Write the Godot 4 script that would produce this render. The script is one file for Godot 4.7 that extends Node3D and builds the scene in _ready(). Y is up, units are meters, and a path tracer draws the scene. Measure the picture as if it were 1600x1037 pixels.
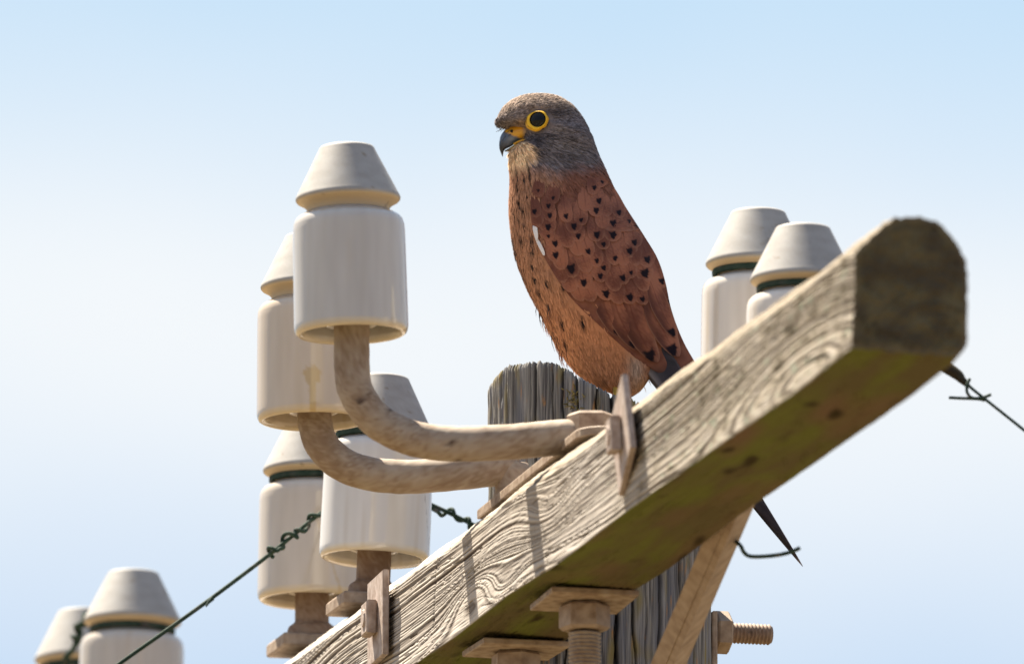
extends Node3D
# A kestrel on an old telephone pole: weathered crossarm, porcelain insulators, hooks, bolts and wires.

const HEIGHT := 4.70                                    # height of the middle of the view on the pole, metres
const ARM_O := Vector3(-0.06787252, 4.48280165, 0.0)    # lower near edge of the crossarm beside the pole
const ARM_B := Vector3(0.24398898, 0.0, 0.969778)       # along the crossarm, towards the viewer
const ARM_P := Vector3(0.969778, 0.0, -0.24398898)      # across the crossarm, towards the pole
const POLE_AT := Vector3(0.05499278, 0.0, -0.06700274)
const POLE_R := 0.0695
const PX := 1.0 / 2490.0                                # the bird is drawn in units of about 0.4 mm

var noise := FastNoiseLite.new()
var rng := RandomNumberGenerator.new()
var taken := {}
var mat_vertex: StandardMaterial3D
var mat_wood: StandardMaterial3D
var mat_glaze: StandardMaterial3D
var mat_cap: StandardMaterial3D
var mat_steel: StandardMaterial3D
var mat_wire: StandardMaterial3D
var mat_plate: StandardMaterial3D
var mat_sunlit_zinc: StandardMaterial3D
var mat_feather: StandardMaterial3D

func _ready():
	rng.seed = 7
	noise.noise_type = FastNoiseLite.TYPE_SIMPLEX_SMOOTH
	noise.seed = 3
	noise.frequency = 1.0
	noise.fractal_type = FastNoiseLite.FRACTAL_NONE
	# ---- camera
	var camera := Camera3D.new()
	camera.name = "camera"
	var tilt := deg_to_rad(11.0)
	camera.position = Vector3(0, HEIGHT - 16.0 * sin(tilt), 16.0 * cos(tilt))
	camera.rotation.x = tilt
	camera.fov = 1.4853
	camera.near = 0.1
	camera.far = 4000.0
	var lens := CameraAttributesPhysical.new()
	lens.frustum_focal_length = 925.7
	lens.frustum_focus_distance = 15.98
	lens.frustum_near = 0.1
	lens.frustum_far = 4000.0
	lens.exposure_aperture = 14.5
	camera.attributes = lens
	add_child(camera)
	camera.current = true
	# ---- sky, sun, exposure
	var env := Environment.new()
	env.background_mode = Environment.BG_SKY
	var sky := Sky.new()
	var pano := PanoramaSkyMaterial.new()
	pano.panorama = make_sky()
	pano.energy_multiplier = 1.0
	sky.sky_material = pano
	env.sky = sky
	env.tonemap_mode = Environment.TONE_MAPPER_LINEAR
	env.tonemap_exposure = 4.0
	env.sdfgi_enabled = true
	env.ssao_enabled = true
	env.ssil_enabled = true
	var world := WorldEnvironment.new()
	world.name = "world_environment"
	world.environment = env
	add_child(world)
	var sun := DirectionalLight3D.new()
	sun.name = "sun"
	sun.light_energy = 1.6
	sun.light_color = Color(1.0, 0.955, 0.88)
	sun.light_angular_distance = 0.5
	sun.shadow_enabled = true
	add_child(sun)
	var ray := (ARM_B + Vector3(0, -1.95, 0) + ARM_P * 0.43).normalized()
	sun.look_at_from_position(Vector3.ZERO, ray, Vector3(0, 0, 1))
	make_materials()
	# ---- the setting and the large structure
	make_ground()
	make_pole()
	make_crossarm()
	make_brace()
	# ---- insulators
	make_insulators()
	make_strap()
	# ---- wires
	make_wires()
	# ---- the bird
	make_falcon()

# ------------------------------------------------------------------ helpers
func numbered(called: String) -> String:
	var n: int = taken.get(called, 0)
	taken[called] = n + 1
	return called if n == 0 else "%s_%03d" % [called, n]

func thing(called: String, label: String, category: String, at := Vector3.ZERO, group := "") -> Node3D:
	var o := Node3D.new()
	o.name = numbered(called)
	add_child(o)
	o.position = at
	o.set_meta("label", label)
	o.set_meta("category", category)
	o.set_meta("kind", "thing")
	if group != "":
		o.set_meta("group", group)
	return o

func part(called: String, mesh: Mesh, material: Material, parent: Node) -> MeshInstance3D:
	var m := MeshInstance3D.new()
	m.name = called
	m.mesh = mesh
	m.material_override = material
	parent.add_child(m, true)
	return m

func arm(s: float, u: float, v: float) -> Vector3:
	return ARM_O + ARM_B * s + ARM_P * u + Vector3(0, v, 0)

func n3(x: float, y: float, z: float) -> float:
	return noise.get_noise_3d(x, y, z)

func mixc(a: Color, b: Color, t: float) -> Color:
	return a.lerp(b, clampf(t, 0.0, 1.0))

# A grid of nu x nv points as one smooth mesh; close_v joins the last column to the first. ref: a direction that the face normals should agree with (zero: away from the middle).
func grid(nu: int, nv: int, pts: PackedVector3Array, cols: PackedColorArray, close_v := false, ref := Vector3.ZERO) -> ArrayMesh:
	var normals := PackedVector3Array()
	normals.resize(nu * nv)
	var mid := Vector3.ZERO
	if ref == Vector3.ZERO:
		for k in range(0, nu * nv, maxi(1, nu * nv / 500)):
			mid += pts[k]
		mid /= float((nu * nv - 1) / maxi(1, nu * nv / 500) + 1)
	var agree := 0.0
	for i in nu:
		var ia := maxi(i - 1, 0) * nv
		var ib := mini(i + 1, nu - 1) * nv
		var row := i * nv
		for j in nv:
			var ja := j - 1
			var jb := j + 1
			if close_v:
				ja = (ja + nv) % nv
				jb = jb % nv
			else:
				ja = maxi(ja, 0)
				jb = mini(jb, nv - 1)
			var n := (pts[ib + j] - pts[ia + j]).cross(pts[row + jb] - pts[row + ja])
			var k := row + j
			if n.length_squared() < 1e-24:
				normals[k] = Vector3.ZERO
				continue
			n = n.normalized()
			normals[k] = n
			agree += n.dot(ref) if ref != Vector3.ZERO else n.dot((pts[k] - mid).normalized())
	var flip := agree < 0.0
	for k in nu * nv:
		if normals[k] == Vector3.ZERO:
			var q := k + nv if k + nv < nu * nv and normals[k + nv] != Vector3.ZERO else k - nv
			normals[k] = -normals[q] if flip and q < k else (normals[q] if q >= 0 and q < nu * nv else Vector3.UP)
			if normals[k] == Vector3.ZERO:
				normals[k] = Vector3.UP
		if flip:
			normals[k] = -normals[k]
	var index := PackedInt32Array()
	var span := nv if close_v else nv - 1
	index.resize((nu - 1) * span * 6)
	var w := 0
	for i in nu - 1:
		for j in span:
			var a := i * nv + j
			var b := i * nv + (j + 1) % nv
			var c := a + nv
			var d := b + nv
			if flip:
				index[w] = a; index[w + 1] = c; index[w + 2] = b
				index[w + 3] = b; index[w + 4] = c; index[w + 5] = d
			else:
				index[w] = a; index[w + 1] = b; index[w + 2] = c
				index[w + 3] = b; index[w + 4] = d; index[w + 5] = c
			w += 6
	var arrays := []
	arrays.resize(Mesh.ARRAY_MAX)
	arrays[Mesh.ARRAY_VERTEX] = pts
	arrays[Mesh.ARRAY_NORMAL] = normals
	if cols.size() == pts.size():
		arrays[Mesh.ARRAY_COLOR] = cols
	arrays[Mesh.ARRAY_INDEX] = index
	var mesh := ArrayMesh.new()
	mesh.add_surface_from_arrays(Mesh.PRIMITIVE_TRIANGLES, arrays)
	return mesh

# A profile of (radius, height) points turned about the y axis.
func lathe(profile: Array, seg: int, color: Callable) -> ArrayMesh:
	var pts := PackedVector3Array()
	var cols := PackedColorArray()
	for q in profile:
		for j in seg:
			var a := TAU * j / seg
			var p := Vector3(cos(a) * q.x, q.y, sin(a) * q.x)
			pts.append(p)
			cols.append(color.call(p))
	return grid(profile.size(), seg, pts, cols, true)

func dense(profile: Array, step: float) -> Array:
	var out := []
	for k in profile.size() - 1:
		var a: Vector2 = profile[k]
		var b: Vector2 = profile[k + 1]
		var n := maxi(1, ceili(a.distance_to(b) / step))
		for i in n:
			out.append(a.lerp(b, float(i) / n))
	out.append(profile[-1])
	return out

# Catmull-Rom through the given points.
func smooth_path(given: Array, per: int) -> PackedVector3Array:
	var out := PackedVector3Array()
	var n := given.size()
	for k in n - 1:
		var p0: Vector3 = given[maxi(k - 1, 0)]
		var p1: Vector3 = given[k]
		var p2: Vector3 = given[k + 1]
		var p3: Vector3 = given[mini(k + 2, n - 1)]
		for i in per:
			out.append(p1.cubic_interpolate(p2, p0, p3, float(i) / per))
	out.append(given[n - 1])
	return out

# A tube along a path; radii holds one radius, or one per point. Round caps close its ends.
func tube(path: PackedVector3Array, radii: Array, seg: int, color: Callable, rough := 0.0) -> ArrayMesh:
	var n := path.size()
	var pts := PackedVector3Array()
	var cols := PackedColorArray()
	var side := Vector3.ZERO
	for i in range(-2, n + 2):
		var k := clampi(i, 0, n - 1)
		var t := (path[mini(k + 1, n - 1)] - path[maxi(k - 1, 0)]).normalized()
		if side == Vector3.ZERO:
			side = t.cross(Vector3(0.31, 0.17, 0.93)).normalized()
		side = (side - t * side.dot(t)).normalized()
		var other := t.cross(side)
		var r: float = radii[k] if radii.size() > 1 else radii[0]
		var at := path[k]
		if i < 0 or i >= n:
			var out := i == -2 or i == n + 1
			at += t * (-1.0 if i < 0 else 1.0) * r * (0.22 if out else 0.16)
			r *= 0.001 if out else 0.8
		for j in seg:
			var a := TAU * j / seg
			var d := side * cos(a) + other * sin(a)
			var p := at + d * r
			if rough > 0.0:
				p += d * rough * (n3(p.x * 90, p.y * 90, p.z * 90) + 0.6 * n3(p.x * 320, p.y * 320, p.z * 320))
			pts.append(p)
			cols.append(color.call(p))
	return grid(n + 4, seg, pts, cols, true)

func circle_path(at: Vector3, r: float, turns: float, rise: float, n: int, start := 0.0) -> PackedVector3Array:
	var out := PackedVector3Array()
	for i in n + 1:
		var a := start + TAU * turns * i / n
		out.append(at + Vector3(cos(a) * r, rise * i / n, sin(a) * r))
	return out

# A convex outline pushed out to a slab with chamfered edges. frame: x and z axes span the outline, y is its thickness.
func slab(outline: Array, thick: float, bevel: float, frame: Transform3D) -> ArrayMesh:
	var mid := Vector2.ZERO
	for q in outline:
		mid += q / outline.size()
	var st := SurfaceTool.new()
	st.begin(Mesh.PRIMITIVE_TRIANGLES)
	st.set_smooth_group(-1)
	var rings := []
	var n := outline.size()
	for lay in [[bevel, 0.0], [0.0, bevel], [0.0, thick - bevel], [bevel, thick]]:
		var ring := []
		for q in outline:
			var d: Vector2 = q - mid
			var s: Vector2 = mid + d * (1.0 - lay[0] * 1.2 / maxf(d.length(), 0.001))
			ring.append(frame * Vector3(s.x, lay[1], s.y))
		rings.append(ring)
	var bottom := frame * Vector3(mid.x, 0, mid.y)
	var top := frame * Vector3(mid.x, thick, mid.y)
	var inside := frame * Vector3(mid.x, thick * 0.5, mid.y)
	var tri := func(a: Vector3, b: Vector3, c: Vector3):
		var face := (b - a).cross(c - a)
		if face.dot((a + b + c) / 3.0 - inside) > 0.0:
			st.add_vertex(a); st.add_vertex(c); st.add_vertex(b)
		else:
			st.add_vertex(a); st.add_vertex(b); st.add_vertex(c)
	for k in n:
		var m := (k + 1) % n
		tri.call(bottom, rings[0][k], rings[0][m])
		tri.call(top, rings[3][k], rings[3][m])
		for lay in 3:
			tri.call(rings[lay][k], rings[lay][m], rings[lay + 1][k])
			tri.call(rings[lay][m], rings[lay + 1][m], rings[lay + 1][k])
	st.generate_normals()
	return st.commit()

func rect(a: float, b: float) -> Array:
	return [Vector2(-a, -b), Vector2(a, -b), Vector2(a, b), Vector2(-a, b)]

func ngon(n: int, r: float, turn := 0.0) -> Array:
	var out := []
	for k in n:
		out.append(Vector2(cos(TAU * k / n + turn), sin(TAU * k / n + turn)) * r)
	return out

# The frame whose y axis is up, x runs along the crossarm and z across it.
func arm_frame(at: Vector3) -> Transform3D:
	return Transform3D(Basis(ARM_B, Vector3.UP, ARM_P), at)

# The frame whose y axis leaves the crossarm's near side face.
func side_frame(at: Vector3, out := -1.0) -> Transform3D:
	return Transform3D(Basis(ARM_B, ARM_P * out, Vector3.UP), at)

# ------------------------------------------------------------------ materials
func noise_texture(freq: float, octaves: int, ramp: Array, seed_: int, as_normal := false, bump := 4.0) -> NoiseTexture2D:
	var f := FastNoiseLite.new()
	f.noise_type = FastNoiseLite.TYPE_SIMPLEX_SMOOTH
	f.frequency = freq
	f.fractal_octaves = octaves
	f.seed = seed_
	var t := NoiseTexture2D.new()
	t.width = 512
	t.height = 512
	t.seamless = true
	t.noise = f
	if as_normal:
		t.as_normal_map = true
		t.bump_strength = bump
	else:
		var g := Gradient.new()
		var offs := PackedFloat32Array()
		var cols := PackedColorArray()
		for q in ramp:
			offs.append(q[0])
			cols.append((q[1] as Color).linear_to_srgb())
		g.offsets = offs
		g.colors = cols
		t.color_ramp = g
	return t

func vertex_material(rough: float, spec := 0.5) -> StandardMaterial3D:
	var m := StandardMaterial3D.new()
	m.vertex_color_use_as_albedo = true
	m.roughness = rough
	m.metallic_specular = spec
	return m

func make_materials():
	mat_vertex = vertex_material(0.75, 0.3)
	mat_wood = vertex_material(0.95, 0.15)
	mat_glaze = vertex_material(0.09, 0.62)
	mat_cap = vertex_material(0.62, 0.35)
	mat_steel = vertex_material(0.72, 0.4)
	mat_wire = vertex_material(0.7, 0.2)
	mat_feather = vertex_material(0.85, 0.2)
	mat_plate = StandardMaterial3D.new()
	mat_plate.albedo_texture = noise_texture(0.012, 5, [[0.0, Color(0.15, 0.10, 0.07)], [0.35, Color(0.235, 0.172, 0.124)], [0.6, Color(0.295, 0.226, 0.168)], [1.0, Color(0.37, 0.305, 0.24)]], 11)
	mat_plate.normal_enabled = true
	mat_plate.normal_texture = noise_texture(0.05, 4, [], 12, true, 3.0)
	mat_plate.normal_scale = 0.22
	mat_plate.uv1_triplanar = true
	mat_plate.uv1_world_triplanar = true
	mat_plate.uv1_scale = Vector3(14, 14, 14)
	mat_plate.roughness = 0.72
	mat_sunlit_zinc = mat_plate.duplicate()
	mat_sunlit_zinc.albedo_texture = noise_texture(0.014, 5, [[0.0, Color(0.16, 0.105, 0.08)], [0.35, Color(0.26, 0.195, 0.155)], [0.6, Color(0.33, 0.26, 0.22)], [1.0, Color(0.44, 0.38, 0.34)]], 14)  # galvanised side plates, paler partly because sunlight is put into the colour
	mat_plate.metallic_specular = 0.35

func rust(p: Vector3) -> Color:
	var a := n3(p.x * 34, p.y * 34, p.z * 34) * 0.28 + n3(p.x * 120, p.y * 120, p.z * 120) * 0.22 + n3(p.x * 420, p.y * 420, p.z * 420) * 0.20 + n3(p.x * 1000, p.y * 1000, p.z * 1000) * 0.30
	var c := mixc(Color(0.245, 0.18, 0.125), Color(0.33, 0.275, 0.215), a * 1.3 + 0.35)
	c = mixc(c, Color(0.17, 0.112, 0.074), -a * 1.2 + 0.08)
	var dark := n3(p.x * 70 + 9, p.y * 70, p.z * 70)
	return mixc(c, Color(0.06, 0.038, 0.028), (dark - 0.72) * 6.0)

func old_rust(p: Vector3) -> Color:
	var c := rust(p)
	return Color(c.r * 0.80, c.g * 0.70, c.b * 0.66)

# ------------------------------------------------------------------ sky and ground
func make_sky() -> ImageTexture:
	var w := 2048
	var h := 1024
	var wisps := FastNoiseLite.new()
	wisps.noise_type = FastNoiseLite.TYPE_SIMPLEX_SMOOTH
	wisps.seed = 21
	wisps.frequency = 1.0
	wisps.fractal_octaves = 4
	var data := PackedFloat32Array()
	data.resize(w * h * 3)
	for j in h:
		var el := 90.0 - (j + 0.5) / h * 180.0
		var up := sin(deg_to_rad(el))
		var low := pow(1.0 - maxf(up, 0.0), 4.0)
		var clear := Vector3(0.060, 0.112, 0.215).lerp(Vector3(0.164, 0.215, 0.239), low)
		for i in w:
			var k := (j * w + i) * 3
			var c := Vector3(0.10, 0.08, 0.05)
			if el > -0.6:
				var az := (i + 0.5) / w * TAU
				var dir := Vector3(sin(az) * cos(deg_to_rad(el)), up, -cos(az) * cos(deg_to_rad(el)))
				var thin := wisps.get_noise_3d(dir.x * 5.0, dir.y * 14.0, dir.z * 5.0) * 0.8 + wisps.get_noise_3d(dir.x * 22.0, dir.y * 44.0, dir.z * 22.0) * 0.35 + 0.45
				var deg := rad_to_deg(az)
				if deg > 180.0:
					deg -= 360.0
				if absf(deg) < 14.0 and el < 25.0:      # a long thin bank of high cloud low in the view
					var near_bank := exp(-pow(deg / 7.0, 2.0) - pow((el - 11.0) / 6.0, 2.0))
					var mid := el - 11.02 + 0.05 * deg
					var bank := exp(-pow(mid / (0.50 if mid > 0.0 else 0.78), 2.0)) * 1.0 + 0.14 * wisps.get_noise_2d(deg * 1.3, el * 2.2)
					thin = lerpf(thin, bank, near_bank)
				var blue := clear
				if absf(deg) < 14.0 and el < 25.0:
					blue = clear.lerp(Vector3(0.135, 0.187, 0.236), smoothstep(10.4, 11.7, el) * exp(-pow(deg / 7.0, 2.0) - pow((el - 11.0) / 6.0, 2.0)))
				c = blue.lerp(Vector3(0.227, 0.236, 0.2435), clampf(thin, 0.0, 1.0))
				# the air is bluer and darker away from the sun
				var off := dir.dot(Vector3(-0.27, 0.87, -0.41))
				var dim := smoothstep(-0.35, 0.75, off)
				c = Vector3(c.x * lerpf(0.46, 1.0, dim), c.y * lerpf(0.55, 1.0, dim), c.z * lerpf(0.70, 1.0, dim)) if off < 0.75 and (absf(deg) > 14.0 or el > 25.0) else c
			data[k] = c.x
			data[k + 1] = c.y
			data[k + 2] = c.z
	return ImageTexture.create_from_image(Image.create_from_data(w, h, false, Image.FORMAT_RGBF, data.to_byte_array()))

func make_ground():
	var plane := PlaneMesh.new()
	plane.size = Vector2(5000, 5000)
	var m := StandardMaterial3D.new()
	m.albedo_texture = noise_texture(0.02, 5, [[0.0, Color(0.06, 0.046, 0.025)], [0.5, Color(0.125, 0.094, 0.052)], [1.0, Color(0.19, 0.145, 0.082)]], 5)
	m.uv1_triplanar = true
	m.uv1_world_triplanar = true
	m.uv1_scale = Vector3(0.13, 0.13, 0.13)
	m.roughness = 1.0
	var g := part("ground", plane, m, self)
	g.set_meta("label", "dry grassy ground far below the crossarm")
	g.set_meta("kind", "structure")

# ------------------------------------------------------------------ the pole
var crack_at := []

func pole_top(x: float) -> float:
	# the weathered, slanting cut of the pole's top: height of the rim against the place across the pole (-1 left, 1 right)
	var xs := [-1.0, -0.9, -0.8, -0.6, -0.4, -0.25, -0.02, 0.15, 0.5, 1.0]
	var hs := [606.0, 597.0, 592.0, 592.0, 601.0, 615.0, 635.0, 651.0, 668.0, 672.0]
	var h: float = hs[-1]
	for k in xs.size() - 1:
		if x <= xs[k + 1]:
			h = lerpf(hs[k], hs[k + 1], clampf((x - xs[k]) / (xs[k + 1] - xs[k]), 0.0, 1.0))
			break
	return 4.6838 - (h - 590.0) / 2491.0 / 0.9816

func pole_dent(a: float, y: float) -> Vector2:     # (how far in, how dark)
	var deep := 0.0
	var dark := 0.0
	for c in crack_at:
		var wob: float = c[0] + 0.035 * noise.get_noise_2d(y * 5.0 + c[3], c[3]) + 0.012 * noise.get_noise_2d(y * 40.0, c[3])
		var d := absf(wrapf(a - wob, -PI, PI))
		var half: float = c[1] * clampf(1.0 - (4.66 - y) * c[4], 0.25, 1.0)
		if d < half * 2.6:
			var g := exp(-pow(d / half, 2.0))
			deep = maxf(deep, g * c[2])
			dark = maxf(dark, g * minf(1.0, c[2] / 0.004))
	return Vector2(deep, dark)

func make_pole():
	var t := thing("wooden_pole", "round grey weathered wooden pole with a slanting cracked top under the bird", "pole", POLE_AT)
	rng.seed = 41
	for k in 26:
		var big := rng.randf() < 0.42
		crack_at.append([TAU * k / 26.0 + rng.randf_range(-0.13, 0.13), rng.randf_range(0.009, 0.016) if big else rng.randf_range(0.004, 0.008), rng.randf_range(0.006, 0.011) if big else rng.randf_range(0.0012, 0.003), rng.randf() * 50.0, rng.randf_range(0.2, 1.4)])
	for x in [-0.56, -0.32, -0.19, -0.03, 0.13, 0.31]:
		crack_at.append([acos(x), rng.randf_range(0.005, 0.009), rng.randf_range(0.005, 0.009), rng.randf() * 50.0, rng.randf_range(0.1, 0.5)])
	var seg := 760
	var ys := PackedFloat32Array()
	for k in 30:
		ys.append(lerpf(-0.1, 4.3, k / 30.0))
	for k in 130:
		ys.append(lerpf(4.3, 4.62, k / 130.0))
	ys.append(4.62)
	var levels := ys.size() + 26
	var pts := PackedVector3Array()
	var cols := PackedColorArray()
	var shift := PackedFloat32Array()
	for j in seg:
		var a := TAU * j / seg
		# each stave between two deep cracks ends at its own height
		var own := 0.0035 * noise.get_noise_2d(floorf(a * 26.0 / TAU / 1.5) * 3.7, 5.0) + 0.0012 * noise.get_noise_2d(a * 40.0, 2.0)
		shift.append(own)
	for i in levels:
		for j in seg:
			var a := TAU * j / seg
			var x := cos(a)
			var top := pole_top(x) + shift[j]
			var y: float
			if i < ys.size():
				y = minf(ys[i], top - 0.012)
			else:
				y = lerpf(minf(4.62, top - 0.012), top, float(i - ys.size() + 1) / 26.0)
			var dent := pole_dent(a, y)
			var fibre := noise.get_noise_3d(cos(a) * 15.0, sin(a) * 15.0, y * 5.0)
			var fine := noise.get_noise_3d(cos(a) * 85.0, sin(a) * 85.0, y * 26.0)
			var r := POLE_R - dent.x + 0.0006 * fibre + 0.0007 * fine + 0.0014 * n3(cos(a) * 3.0, sin(a) * 3.0, y * 2.0)
			r -= 0.0014 * pow(clampf((y - (top - 0.003)) / 0.003, 0.0, 1.0), 2.0)
			y -= dent.x * 0.22 * clampf((y - (top - 0.02)) / 0.02, 0.0, 1.0)
			pts.append(Vector3(cos(a) * r, y, sin(a) * r))
			var c := mixc(Color(0.085, 0.082, 0.08), Color(0.275, 0.262, 0.24), 0.46 + fibre * 0.55 + fine * 0.75)
			c = mixc(c, Color(0.135, 0.145, 0.18), 0.8 * n3(cos(a) * 4.0 + 3.0, sin(a) * 4.0, y * 5.0))
			c = mixc(c, Color(0.20, 0.165, 0.075), 1.5 * n3(cos(a) * 7.0, sin(a) * 7.0 + 9.0, y * 34.0) - 0.45)
			c = mixc(c, Color(0.34, 0.18, 0.07), 3.0 * (n3(cos(a) * 22.0, sin(a) * 22.0 + 4.0, y * 55.0) - 0.62))
			c = mixc(c, Color(0.02, 0.018, 0.016), dent.y * 0.95)
			cols.append(c)
	part("post", grid(levels, seg, pts, cols, true, Vector3.ZERO), mat_wood, t)
	# the sloping cut itself, rough end grain
	pts = PackedVector3Array()
	cols = PackedColorArray()
	for i in 20:
		var f := 1.0 - i / 19.0
		for j in seg / 4:
			var a := TAU * j / (seg / 4)
			var x := cos(a) * f
			var top := pole_top(x) + shift[j * 4] * f
			var y := top - 0.0012 - 0.004 * pole_dent(a, top).y * f + 0.0012 * n3(x * 12.0, sin(a) * f * 12.0, 3.0)
			var r := (POLE_R - 0.0025 - pole_dent(a, top).x) * f
			pts.append(Vector3(cos(a) * r, y, sin(a) * r))
			cols.append(mixc(Color(0.16, 0.15, 0.13), Color(0.33, 0.31, 0.27), 0.5 + n3(x * 30.0, sin(a) * f * 30.0, 1.0)))
	part("cut_top", grid(20, seg / 4, pts, cols, true, Vector3.UP), mat_wood, t)
	# the little dry moss tuft in a crack
	rng.seed = 6
	var st := SurfaceTool.new()
	st.begin(Mesh.PRIMITIVE_TRIANGLES)
	for k in 46:
		var a := PI / 2.0 + 0.26 + rng.randf_range(-0.05, 0.05)
		var from := Vector3(cos(a), 0, sin(a)) * (POLE_R - 0.003) + Vector3(0, 4.659 + rng.randf_range(-0.009, 0.004), 0)
		var go := Vector3(rng.randf_range(-1, 1), rng.randf_range(-0.6, 1.0), rng.randf_range(0.2, 1.2)).normalized() * rng.randf_range(0.004, 0.009)
		var path := PackedVector3Array([from, from + go * 0.5 + Vector3(0, 0.001, 0), from + go])
		var shade := rng.randf()
		st.append_from(tube(path, [0.0006, 0.0005, 0.0002], 4, func(_p): return mixc(Color(0.10, 0.085, 0.03), Color(0.30, 0.24, 0.10), shade)), 0, Transform3D())
	part("moss_tuft", st.commit(), mat_vertex, t)

# ------------------------------------------------------------------ the crossarm
var section := PackedVector2Array()
var section_n := PackedVector2Array()

func make_section():
	var corner := [Vector2(0, 0), Vector2(2, 60), Vector2(13, 71), Vector2(26.5, 82), Vector2(40, 82.4), Vector2(54.5, 81), Vector2(64.5, 70.5), Vector2(72.8, 56.5), Vector2(72.5, 6), Vector2(66, -2.5), Vector2(33, -1.0)]
	var raw := PackedVector2Array()
	for k in corner.size():
		var a: Vector2 = corner[k] * 0.001
		var b: Vector2 = corner[(k + 1) % corner.size()] * 0.001
		var step := 0.00045 if k == 0 else (0.0006 if k < 4 else 0.0011)
		var n := ceili(a.distance_to(b) / step)
		for i in n:
			raw.append(a.lerp(b, float(i) / n))
	var n := raw.size()
	section.resize(n)
	for k in n:
		var sum := Vector2.ZERO
		for d in range(-3, 4):
			sum += raw[(k + d + n) % n]
		section[k] = sum / 7.0
	section_n.resize(n)
	for k in n:
		var tangent := section[(k + 2) % n] - section[(k - 2 + n) % n]
		section_n[k] = Vector2(-tangent.y, tangent.x).normalized()

func ring_of(s: float, u: float, v: float) -> float:
	# distance from the wandering pith, with two knots; the number of growth rings crossed
	var u0 := 0.052 + 0.005 * noise.get_noise_2d(s * 2.2, 1.0)
	var v0 := -0.004 + 0.008 * noise.get_noise_2d(s * 1.7 + 4.0, 8.0)
	var r := sqrt((u - u0) * (u - u0) + (v - v0) * (v - v0))
	for k in [[0.36, 0.038, 0.06, 0.015, 0.0075], [0.17, 0.020, 0.055, 0.014, -0.0060], [0.26, 0.012, 0.04, 0.010, 0.003], [-0.3, 0.03, 0.1, 0.015, 0.004]]:
		r += k[4] * exp(-pow((s - k[0]) / k[2], 2.0) - pow((v - k[1]) / k[3], 2.0))
	r += 0.0008 * noise.get_noise_3d(s * 3.5, u * 22.0, v * 22.0) + 0.00012 * noise.get_noise_3d(s * 22.0, u * 160.0, v * 160.0)
	return r / 0.0016 + 0.9 * noise.get_noise_1d(r * 300.0)

# (height of the relief in metres, ridge 0..1, darkness of a crack)
func grain(s: float, u: float, v: float) -> Vector3:
	var rings := ring_of(s, u, v)
	var f := rings - floorf(rings)
	# broad pale bands parted by narrow eroded grooves, and finer lines between them
	var fine := rings * 2.7 + 0.4
	fine -= floorf(fine)
	var ridge := 1.0 - exp(-pow((f - 0.5) / 0.22, 2.0)) * (0.85 + 0.35 * noise.get_noise_2d(floorf(rings) * 7.3, s * 1.6)) - 0.20 * exp(-pow((fine - 0.5) / 0.2, 2.0)) * (0.6 + 0.8 * noise.get_noise_2d(floorf(rings * 2.7) * 3.1, s * 2.5))
	var strength := 0.75 + 0.55 * noise.get_noise_3d(s * 4.0, v * 22.0, u * 22.0)
	var fibre := noise.get_noise_3d(s * 26.0, u * 1100.0, v * 1100.0)
	var h := 0.00092 * strength * (ridge - 0.5) + 0.00020 * fibre
	var check := absf(noise.get_noise_3d(s * 2.2 + 20.0, v * 95.0 + 0.4 * rings, u * 95.0))
	var crack := 0.0
	if check < 0.035 and noise.get_noise_3d(s * 5.0, v * 30.0, 6.0 + u * 30.0) > 0.12:
		crack = 1.0 - check / 0.035
		h -= 0.0016 * crack
	var saw := exp(-pow((s - 0.075 - 0.03 * (v - 0.03)) / 0.0016, 2.0)) * smoothstep(0.012, 0.02, v)
	h -= 0.0008 * saw
	return Vector3(h, ridge + 0.22 * fibre, maxf(crack, saw * 0.5))

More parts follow.
